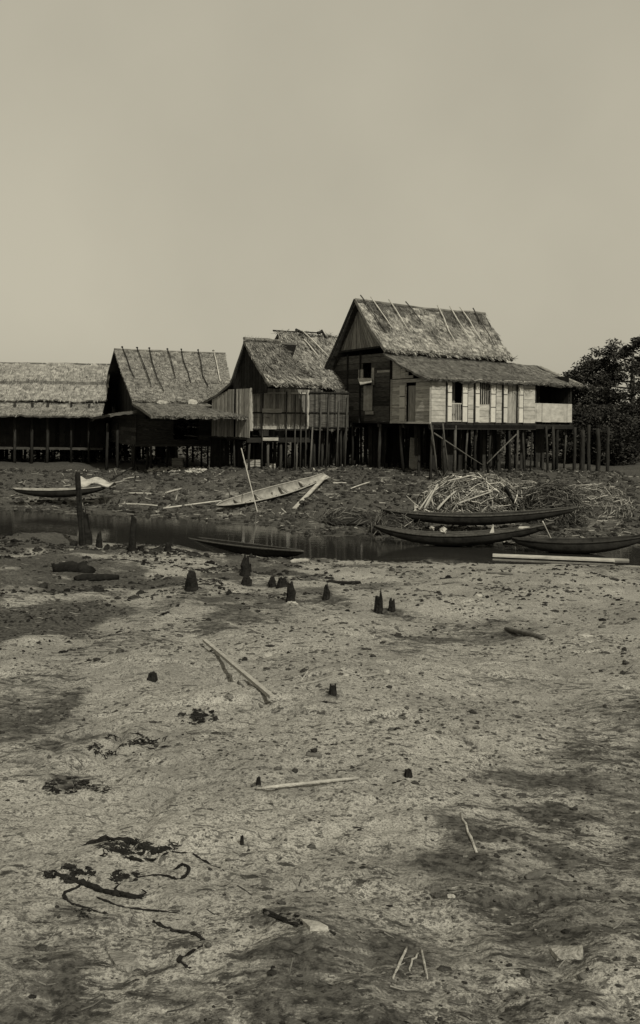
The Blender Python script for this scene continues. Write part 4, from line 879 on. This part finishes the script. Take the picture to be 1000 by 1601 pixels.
# ================================================================== MUD LUMPS on the near flat (stuff)
def scatter_near():
    rd = random.Random(92); mb = MB(); mc = MB()
    n = 0
    while n < 15000:
        y = 2.1 * (26 / 2.1) ** (rd.random() ** .9); x = rd.uniform(-.45, .45) * y * 1.15
        yn = float(np.interp(x, nx_, ny_))
        if y > yn - .05: n += 1; continue
        cl = float(fbm(np.array(x * 1.1 + 60), np.array(y * .9), 3)); n += 1
        if rd.random() > (cl - .33) * 3.2: continue
        s = (.003 + .0016 * y) * rd.uniform(.35, 1.0) * (1 if rd.random() < .93 else 2.2); z = gzf(x, y)
        (mb if rd.random() < .5 else mc).blob((x, y, z + s * .15), (s * rd.uniform(.8, 1.9), s * rd.uniform(.7, 1.1), s * rd.uniform(.4, .8)), rd.uniform(.3, 1.5), 5, 3, .3)
    tag(mb.build('mud_lumps', 'clod'), 'dark lumps and worm casts spread over the near mudflat', 'mud lumps', kind='stuff')
    tag(mc.build('mud_lumps', 'clod_mid'), 'greyish crumbs of dry mud over the near mudflat', 'mud lumps', kind='stuff')
    mt = MB()
    for _ in range(650):
        y = 2.2 * (24 / 2.2) ** rd.random(); x = rd.uniform(-.42, .42) * y
        if y > float(np.interp(x, nx_, ny_)) - .2: continue
        s = (.012 + .004 * y) * rd.uniform(.5, 1.6); z = gzf(x, y); a = rd.gauss(0, .6); d = Vector((math.cos(a), math.sin(a), 0)); r = .0012 + .0004 * y
        p = [Vector((x, y, 0)) + d * s * (k - 1) + Vector((0, rd.uniform(-.2, .2) * s, 0)) for k in range(3)]
        for q in p: q.z = gzf(q.x, q.y) + r * .8
        mt.tube(p, [r, r, r * .6], 4, rd.uniform(.3, 2.0), cap=False)
    tag(mt.build('twig_litter', 'stick_dark'), 'short twigs and root bits scattered over the mudflat', 'twigs', kind='stuff')
scatter_near()
def peat():
    rd = random.Random(95); g = np.random.default_rng(95); mb = MB(); n = 60000
    y = 7.6 + 20 * g.random(n) ** .85; x = (g.random(n) - .5) * .92 * y
    w_ = fbm(x * .55 + 20, y * .5, 3) * .5 + fbm(x * 2.2, y * 1.6 + 5, 3) * .5
    dens = np.where(x < .02 * y, .42, .10) * np.where(y > 10, 1, .5)
    ok = (g.random(n) < dens) & (w_ > np.where(x < .02 * y, .505, .54)) & (y < np.interp(x, nx_, ny_) - .15); x, y = x[ok][:6500], y[ok][:6500]; z = gz(x, y)
    for X_, Y_, Z_ in zip(x, y, z):
        q = rd.uniform(.35, 1.75) ** 1.5 * Y_ / F * (2.2 if rd.random() < .05 else 1)
        mb.blob((X_, Y_, Z_ + q * .15), (q * rd.uniform(1, 2.2), q * rd.uniform(.8, 2.0), q * rd.uniform(.4, 1.2)), rd.uniform(.5, 2.6), 6, 4, .4)
    tag(mb.build('peat_lumps', 'weed'), 'dark peat lumps and rotten bark littering the flat near the creek', 'peat lumps', kind='stuff')
peat()
# ================================================================== POSTS AND CHARRED STUMPS
def stump(px, py, hpx, wpx, label, name='charred_stump', cat='stump', group='charred stumps on the mudflat', lean=(0, 0), peak=1.0, m='black', tiers=5, seed=None, top=.45):
    b_ = onground(px, py); k = b_.y / F; h = hpx * k; r = wpx * k / 2; rd = random.Random(int(px * 7 + py)); mb = MB(); pts = []; rad = []
    for i in range(tiers + 1):
        t = i / tiers; pts.append(b_ + Vector((lean[0] * k * t + rd.uniform(-.1, .1) * r, rd.uniform(-.1, .1) * r, -.08 + (h + .08) * t))); rad.append(r * lerp(1.08, top, t ** 2.2) * rd.uniform(.84, 1.1))
    mb.tube(pts, rad, 9, 1, jag=.16)
    v = mb.v; seg = 9     # jagged top
    for j in range(seg): q = v[-seg + j]; v[-seg + j] = (q[0], q[1], q[2] + rd.uniform(-.4, .22) * h * peak)
    for _ in range(9):
        a = rd.uniform(0, 6.3); d = Vector((math.cos(a), math.sin(a), 0)); mb.beam(b_ + d * r * .85, b_ + d * r * .55 + Vector((lean[0] * k * .8, 0, h * rd.uniform(.45, 1.12))), r * .35, r * .25, rd.uniform(.6, 1.6))
    return solo(name, mb, m, b_, label, cat, group)
G1 = 'charred stumps on the mudflat'
stump(383, 899, 30, 15, 'tallest charred stump of the pair right of the shore dugout', top=.25)
stump(390, 897, 17, 6, 'thin charred spike touching the tallest stump', top=.4)
stump(299, 922, 27, 19, 'broad square-topped charred stump on the left half of the flat', top=.85, peak=.5)
stump(454, 941, 30, 15, 'charred stump with a white chip at its foot', top=.55)
stump(510, 936, 23, 12, 'small charred stump beside a dark tangle of roots', top=.4)
stump(591, 956, 22, 14, 'wide charred stump on the left of the trio', top=.5)
stump(595, 955, 31, 6, 'thin tall spike, highest of the trio of charred stumps', top=.4)
stump(612, 955, 19, 12, 'low charred stump on the right of the trio', top=.5)
stump(520, 1084, 14, 13, 'small dark cone-shaped lump alone in the middle of the flat', top=.25)
stump(238, 1063, 11, 17, 'small black knob of charred wood by itself on the left', top=.5)
stump(425, 917, 13, 13, 'low charred nub left of the stump with the chip', top=.6); stump(441, 917, 14, 17, 'round charred nub just left of the chip stump', top=.7)
stump(385, 915, 12, 18, 'low blackened root lump under the tallest stump', top=.7)
stump(378, 1320, 12, 7, 'tiny black peg in the near sand', top=.7); stump(404, 1228, 12, 9, 'small black lump above the end of the pale rod', top=.7)
stump(638, 1214, 10, 14, 'small dark lump right of the pale rod', top=.7)
stump(129, 852, 112, 9, 'tall dark leaning mooring post at the left of the creek', 'mooring_post', 'post', 'posts at the left waterline', lean=(-10, 0), top=.8, peak=.1, tiers=8)
stump(136, 850, 50, 16, 'thick rotten post base hugging the tall mooring post', 'mooring_post', 'post', 'posts at the left waterline', lean=(-6, 0), top=.35)
stump(206, 861, 52, 11, 'short dark post standing by itself at the left waterline', 'mooring_post', 'post', 'posts at the left waterline', lean=(3, 0), top=.6, peak=.3)
stump(262, 862, 12, 12, 'dark nub of a broken post at the left waterline', 'mooring_post', 'post', 'posts at the left waterline', top=.6)
stump(155, 855, 22, 9, 'dark broken post between the two taller waterline posts', 'mooring_post', 'post', 'posts at the left waterline', top=.6)
# logs
def log(x0, y0, x1, y1, r, label, m='black', name='log', cat='log', group=None, lift=.5, t=1, n=7, jag=.15, wob=.0):
    a, b = onground(x0, y0), onground(x1, y1); pts = []
    for i in range(n):
        p = a.lerp(b, i / (n - 1)) + Vector((random.uniform(-wob, wob), random.uniform(-wob, wob), 0)); p.z = (a.lerp(b, i / (n - 1)).z if wob == 0 else max(gzf(p.x, p.y), a.lerp(b, i / (n - 1)).z - .01)) + r * lift; pts.append(p)
    mb = MB(); mb.tube(pts, [r * random.uniform(.85, 1.1) * (1 if 0 < i < n - 1 else .7) for i in range(n)], 8, t, jag); return solo(name, mb, m, a, label, cat, group, True)
log(118, 908, 184, 906, .07, 'dark log lying on the mud at the left edge')
log(88, 893, 140, 897, .16, 'thick black root mass at the far left of the flat', name='root_mass', cat='roots', lift=.3, jag=.3)
log(822, 1375, 872, 1364, .013, 'short dark stick near the right edge of the sand', 'stick_dark', 'stick', 'stick')
log(560, 913, 507, 911, .035, 'dark tangle of roots lying right of a small stump', name='root_mass', cat='roots', jag=.4, wob=.05)
log(455, 880, 482, 878, .06, 'pale log end lying at the near waterline', 'stick', 'log', 'log')
log(760, 897, 802, 899, .03, 'thin dark plank on the flat below the floating plank', 'stick_dark', 'log', 'log')
log(478, 1181, 503, 1184, .012, 'tiny dark chip of bark above the pale rod', 'stick_dark', 'bark_chip', 'bark')
log(790, 985, 850, 1000, .03, 'dark streak of root lying on the right side of the flat', 'stick_dark', 'root', 'root')
# sticks (pale) in the foreground; one leans clear of the ground
a_ = onground(319, 1013, .03); b2 = onground(425, 1106, .03)
for _ in range(6):
    m_ = min(a_.lerp(b2, k / 12).z - gzf(a_.lerp(b2, k / 12).x, a_.lerp(b2, k / 12).y) for k in range(13))
    if m_ < .012: a_.z += .012; b2.z += .012
mb = MB(); up_ = Vector((0, 0, 1)); mb.beam(a_, b2, .032, .022, 1.0, up=(0, 0, 1)); solo('lath', mb, 'stick', a_, 'straight squared lath lying diagonally on the sand, the longest piece of wood there', 'lath')
log(372, 1068, 409, 1107, .012, 'thin dark strip added as the shadow of the long pale lath', 'stick_dark', 'lath', 'lath')  # dark strip modelled as the pale lath's cast shadow
log(400, 1236, 561, 1219, .0085, 'smooth pale rod lying level across the middle of the sand', 'stick', 'rod', 'rod', lift=1.0, jag=.05)
log(720, 1272, 744, 1334, .006, 'thin pale reed pointing towards the viewer at the right', 'stick', 'reed', 'reed', wob=.003)
log(614, 1531, 636, 1482, .0045, 'pale straight twig at the bottom edge, left of a V of twigs', 'stick', 'twig', 'twig', group='pale twigs at the bottom edge')
log(668, 1531, 658, 1484, .004, 'pale twig at the bottom edge, right of a V of twigs', 'stick', 'twig', 'twig', group='pale twigs at the bottom edge')
log(640, 1520, 652, 1492, .003, 'short crooked twig between the two bottom edge twigs', 'stick', 'twig', 'twig', group='pale twigs at the bottom edge', wob=.008)
log(466, 1072, 600, 1053, .008, 'thin pale branch lying right of the long lath', 'stick', 'branch', 'branch', wob=.01, t=.7)
log(470, 1066, 488, 1040, .006, 'small pale shoot rising from the thin branch', 'stick', 'twig', 'twig')
log(412, 1424, 440, 1436, .005, 'dark curved stem at the bottom, left of centre', 'weed', 'stem', 'stem')
log(470, 1444, 524, 1462, .006, 'dark stem lying at the bottom centre of the sand', 'weed', 'stem', 'stem')
# pale stones, chips, rag
def stone(px, py, rx, rz, label, m='stone', name='stone', cat='stone', group='pale chips and stones on the mudflat'):
    p = onground(px, py); k = p.y / F; mb = MB(); mb.blob(p + Vector((0, 0, rz * k * .1)), (rx * k * .8, rx * k * .6, rz * k * .8), .8, 9, 6, .3); return solo(name, mb, m, p, label, cat, group)
stone(456, 944, 12, 4, 'flat white chip at the foot of a charred stump'); stone(418, 1027, 11, 6, 'pale stone on the flat right of the lath top'); stone(137, 1275, 5, 3.5, 'tiny white shell by itself on the left sand', name='shell', cat='shell')
stone(915, 995, 16, 4, 'pale flat slab at the right edge of the flat'); stone(748, 932, 9, 4, 'small grey stone on the right side of the flat'); stone(605, 1051, 7, 4, 'white pebble at the end of the thin branch'); stone(545, 1175, 5, 3, 'tiny white pebble above the rod')
stone(737, 1088, 8, 4, 'pale pebble on the right middle of the sand'); stone(705, 1402, 8, 4, 'pale pebble on the darker sand at lower right'); stone(540, 1056, 7, 3, 'white pebble in the dark streak at the middle'); stone(425, 1430, 5, 3, 'tiny pale pebble at lower left')
def flat_thing(name, pts, label, cat, m, h=.012, t=1):
    P = [onground(*q) for q in pts]; mb = MB(); n = len(P); c = sum(P, Vector()) / n; zz = max(p.z for p in P)
    ring = [lerp(1, random.uniform(.9, 1.1), 1) for _ in P]
    B = [Vector((p.x, p.y, gzf(p.x, p.y) - .004)) for p in P]; T = [Vector((lerp(c.x, p.x, .93), lerp(c.y, p.y, .93), gzf(p.x, p.y) + h * random.uniform(.7, 1.3))) for p in P]
    mb.add(B + T + [c + Vector((0, 0, h * 1.1))], [(i, (i + 1) % n, n + (i + 1) % n, n + i) for i in range(n)] + [(n + i, n + (i + 1) % n, 2 * n) for i in range(n)], t); return solo(name, mb, m, c, label, cat)
flat_thing('bark_slab', [(165, 1490), (185, 1489), (212, 1496), (219, 1512), (200, 1520), (180, 1514)], 'pale crumpled slab at the bottom left corner of the sand', 'slab', 'clod_mid', .010, 1.7)
flat_thing('plank_piece', [(858, 1486), (884, 1483), (912, 1486), (912, 1500), (870, 1502)], 'broken pale plank piece at the bottom right of the sand', 'plank', 'stick', .012, .9)
flat_thing('bark_slab', [(468, 1440), (500, 1447), (514, 1456), (484, 1456)], 'small pale slab at the bottom centre of the sand', 'slab', 'stick', .012, 1)
# black weed mats and strands
def weed(cx, cy, rx, ry, n, label, seed, strands=()):
    rd = random.Random(seed); base = onground(cx, cy); mb = MB(); ph = rd.random() * 50; c_ = 0; tries = 0
    while c_ < n and tries < n * 12:
        tries += 1; a = rd.uniform(0, 6.28); q = rd.random() ** .55 * 1.25; ux, uy = q * math.cos(a), q * math.sin(a)
        if float(fbm(np.array(ux * 2.6 + ph), np.array(uy * 1.6 + ph), 3)) < .40 + .16 * q: continue
        c_ += 1; x, y = cx + rx * ux, cy + ry * uy; p = near_ground(x, y, base.z); k = p.y / F
        if rd.random() < .6:
            z = rd.uniform(.4, 2.2) * k; mb.blob(p + Vector((0, 0, z * .3)), (z * rd.uniform(.8, 2.6), z * rd.uniform(.8, 1.6), z * .6), rd.uniform(.5, 2), 5, 3, .4); continue
        d = Vector((rd.gauss(0, 1), rd.gauss(0, .8), 0)).normalized(); L = k * rx * rd.uniform(.03, .12); pts = []; s_ = rd.uniform(-1, 1)
        for i in range(4):
            w_ = p + d * L * (i - 1.5) + Vector((-d.y, d.x, 0)) * s_ * L * .5 * (i - 1.5) ** 2 * .5; w_.z = gzf(w_.x, w_.y) + k * rd.uniform(-.4, 1.6); pts.append(w_)
        r = k * rd.uniform(.3, .9); mb.tube(pts, [r, r * 1.1, r, r * .4], 4, rd.uniform(.5, 2.2), cap=False)
    for st, w0 in strands:
        m_ = len(st)
        for strand in range(1 if n < 20 else 3):
            pts = []; ox, oy = (rd.gauss(0, w0 * .7), rd.gauss(0, w0 * .35)) if strand else (0, 0); j0 = 0 if strand == 0 else rd.randint(0, 3)
            for i in range(m_ - 1):
                for j in range(6):
                    t = j / 6; p0 = st[max(i - 1, 0)]; p1 = st[i]; p2 = st[i + 1]; p3 = st[min(i + 2, m_ - 1)]
                    f = lambda c: .5 * (2 * p1[c] + (p2[c] - p0[c]) * t + (2 * p0[c] - 5 * p1[c] + 4 * p2[c] - p3[c]) * t * t + (3 * p1[c] - p0[c] - 3 * p2[c] + p3[c]) * t ** 3)
                    q = near_ground(f(0) + ox + rd.gauss(0, .5), f(1) + oy + rd.gauss(0, .3), base.z); q.z += q.y / F * w0 * rd.uniform(-.5, .45); pts.append(q)
            pts = pts[j0:len(pts) - (0 if strand == 0 else rd.randint(0, 8))]
            if len(pts) < 3: continue
            mb.tube(pts, [p.y / F * w0 * (1.5 if strand == 0 else .8) * rd.uniform(.4, 1.5) * (.35 + .65 * math.sin(math.pi * (.12 + .8 * i / len(pts)))) for i, p in enumerate(pts)], 6, rd.uniform(.7, 1.5), jag=.2, cap=False)
    return solo('weed_tangle', mb, 'weed', base, label, 'weed', 'black weed tangles on the near sand')
weed(205, 1327, 58, 13, 620, 'long black weed tangle with a tail running right, at lower left', 101, [([(130, 1323), (165, 1312), (205, 1318), (250, 1330)], 3.5), ([(195, 1340), (235, 1345), (265, 1332)], 2), ([(268, 1332), (300, 1336), (325, 1350), (355, 1364)], 1.3), ([(180, 1330), (215, 1336), (262, 1328)], 3)])
weed(108, 1366, 32, 12, 620, 'black weed tangle with a thick trailing root at the left edge', 102, [([(84, 1366), (120, 1378), (160, 1392), (200, 1402), (225, 1404)], 3.0), ([(125, 1385), (100, 1398), (110, 1412), (150, 1425), (170, 1432)], 2), ([(150, 1402), (190, 1418), (240, 1424), (285, 1429)], 1.3)])
weed(196, 1372, 20, 10, 520, 'compact black weed clump with looping strands, right of the edge tangle', 103, [([(215, 1372), (250, 1368), (280, 1375), (295, 1360), (285, 1352), (268, 1362)], 1.6), ([(190, 1380), (180, 1392), (215, 1400), (228, 1396), (220, 1390)], 1.6)])
weed(140, 1428, 22, 6, 60, 'small dark weed patch below the trailing root', 104)
weed(250, 1445, 12, 3, 0, 'S-shaped black strand curling down to the bottom edge', 105, [([(240, 1441), (270, 1455), (308, 1463), (318, 1478), (300, 1490), (280, 1500), (290, 1512), (300, 1514)], 2.6)])
weed(310, 1120, 26, 10, 260, 'round patch of black weed in the middle of the left sand', 106)
weed(120, 1232, 44, 13, 260, 'loose black weed patch at the left edge of the sand', 107)
weed(205, 1165, 60, 14, 200, 'scattered line of black weed on the upper left sand', 108)
weed(455, 1436, 26, 7, 50, 'faint dark weed smear at the bottom centre', 109, [([(412, 1426), (440, 1438), (470, 1450)], 2.4)])
# ================================================================== TREES AND SCRUB
def foliage(mb, c, rad, n, leaf, rd, flat=1.0, t=1.0):
    for _ in range(n):
        v = Vector((rd.gauss(0, 1), rd.gauss(0, 1), rd.gauss(0, 1))).normalized() * rd.random() ** .45
        p = c + Vector((v.x * rad, v.y * rad, v.z * rad * flat)); a = Vector((rd.gauss(0, 1), rd.gauss(0, 1), rd.gauss(0, .5))).normalized(); b = a.cross(Vector((rd.gauss(0, 1), rd.gauss(0, 1), rd.gauss(0, 1)))).normalized()
        L = leaf * rd.uniform(.5, 1.4); mb.add([p - a * L, p + b * L * .4, p + a * L, p - b * L * .4], [(0, 1, 2, 3)], t * rd.uniform(.5, 1.5))
def tree(px, py, Y, h, cr_, label, seed, layers=6, leaf=.10, n=70, flat=.35, name='broad_tree', group='trees behind the houses', top=None, low=.30):
    rd = random.Random(seed); b = at(px, py, Y); b.z = gzf(b.x, b.y) - .1; root = empty(name, b, label, 'tree', group); tr = MB(); cr2 = MB()
    topp = b + Vector((rd.uniform(-.3, .3), 0, h * .8)); tr.tube([b, b.lerp(topp, .35) + Vector((.15, 0, 0)), b.lerp(topp, .7), topp], [.26, .20, .13, .05], 8, 1, .1)
    nl = layers * 5
    for i in range(nl):
        t = low + (.98 - low) * (i / nl); a = i * 2.4 + rd.uniform(-.4, .4); s_ = b.lerp(topp, min(t, 1)); R_ = cr_ * (max(.35, math.sin(math.pi * max(0.02, min(.96, (t - low + .12) / (1.1 - low))))) ** .6) * rd.uniform(.65, 1.1)
        e = s_ + Vector((math.cos(a) * R_, math.sin(a) * R_, R_ * rd.uniform(.1, .45))); mid = s_.lerp(e, .5) + Vector((0, 0, -.1 * R_)); tr.tube([s_, mid, e], [.07, .045, .015], 5, 1, .1)
        for k in range(7):
            q = mid.lerp(e, rd.uniform(.1, 1.12)) + Vector((rd.gauss(0, .4), rd.gauss(0, .4), rd.gauss(0, .18))); foliage(cr2, q, rd.uniform(.35, .75), n, leaf, rd, flat, rd.choice((.6, .85, 1.0, 1.3, 1.6)))
    tr.build('trunk', 'bark', root, True); cr2.build('crown', 'leaf', root); return root
tree(928, 660, 60, 8.1, 3.0, 'largest dark tree crown behind the right end of the main roof', 201, n=130, flat=.6, low=.12)
tree(985, 650, 58, 10.0, 3.6, 'dark tree at the right edge of the view, beside the largest crown', 202, n=130, flat=.6, low=.12)
tree(1060, 650, 60, 9.0, 3.6, 'outermost dark tree, cut by the right edge of the view', 207, n=70, flat=.6)
tree(884, 660, 64, 6.8, 2.2, 'lower dark tree between the main roof and the largest crown', 203, n=90, flat=.6, low=.12)
tree(540, 640, 56, 8.9, 1.1, 'narrow dark treetop peeping out left of the main gable', 204, n=34, flat=.8, leaf=.10)
tree(818, 650, 62, 7.0, 1.2, 'small round treetop just over the veranda roof', 205, n=60, flat=.6)
tree(918, 690, 56, 4.2, 1.6, 'low bushy tree just beyond the balcony end of the largest house', 206, n=110, flat=.8, leaf=.10, low=.02)
tree(962, 690, 55, 4.4, 1.8, 'low bushy tree farther right of the balcony, in front of the tall crowns', 208, n=110, flat=.8, leaf=.10, low=.02)
for k, (px, y0, y1, w_) in enumerate(((897, 668, 735, .10), (909, 672, 738, .14), (921, 664, 733, .11), (934, 670, 737, .13), (950, 668, 734, .10))):
    g_ = at(px, y1, 47); g_.z = gzf(g_.x, g_.y); solo_pole('fence_post', g_ - Vector((0, 0, .3)), at(px + random.uniform(-2, 2), y0, 47), w_, 'stilt', ['slim dark post nearest the balcony end of the largest house', 'thick dark post, second from the balcony end', 'third dark post counted from the balcony end, tallest of its row', 'fourth dark post counted from the balcony end', 'outermost dark post of the row at the right edge'][k], 'post', 'dark posts right of the largest house', jag=.15)
def scrub():
    rd = random.Random(300); mb = MB()
    for _ in range(1500):
        x = rd.uniform(-30, 34); y = rd.uniform(56.5, 62) + abs(x) * .03
        if rd.random() < .5 * (float(fbm(np.array(x * .8), np.array(3.), 2)) > .56): continue
        z = gzf(x, y); foliage(mb, Vector((x, y, z + rd.uniform(.1, 2.3 if x < 12 else 3.4))), rd.uniform(.4, .8), 26, .14, rd, .8, rd.choice((.5, .8, 1, 1.4)))
    tag(mb.build('scrub', 'leaf'), 'dark scrub and undergrowth filling the ground behind the stilt houses', 'scrub', kind='stuff')
    mb = MB()
    for _ in range(1500):
        x = rd.uniform(-150, 190); y = rd.uniform(150, 175); mb_h = 3.2 + 2.5 * float(fbm(np.array(x * .05), np.array(1.), 3)); foliage(mb, Vector((x, y, rd.uniform(.3, mb_h))), 1.6, 14, .7, rd, .8, rd.uniform(.6, 1.4))
    tag(mb.build('far_woods', 'leaf'), 'far line of low woods along the horizon behind the village', 'woods', kind='stuff')
scrub()
# clutter under the houses: boxes, boards; small house's boxes stand in for light beyond
for (H, u, s, w_, h_, lab) in ((B_, .9, 1.2, .7, .5, 'grey box added for light glimpsed under the small plank house'), (B_, 2.0, 1.4, .5, .35, 'low box added for glimpsed light beside the posts under the small plank house'), (D, 1.4, 3.0, .5, 1.0, 'pale upright board standing among the piles under the largest house'), (D, 3.3, 2.9, .35, .9, 'narrow pale board deeper under the largest house'), (A, 2.5, 0, .6, .5, 'box under the eave of the left house')):
    p = H.p(u, s, H.gnd(u, s)); mb = MB()
    if 'board' in lab: mb.beam(p + Vector((0, 0, -.05)), p + Vector((.08, .25, h_ + .6)), w_, .04, 1.0, up=tuple(H.v))
    else:
        for k in range(4): z0 = k * h_ / 4; mb.hexa([p + Vector((x * w_ / 2, y * w_ / 2, z0)) for x, y in ((-1, -1), (1, -1), (1, 1), (-1, 1))], [p + Vector((x * w_ / 2, y * w_ / 2, z0 + h_ / 4 - .02)) for x, y in ((-1, -1), (1, -1), (1, 1), (-1, 1))], random.uniform(.7, 1.2))
    solo('board' if 'board' in lab else 'pale_box', mb, 'wood_end', p, lab, 'board' if 'board' in lab else 'pale_box')
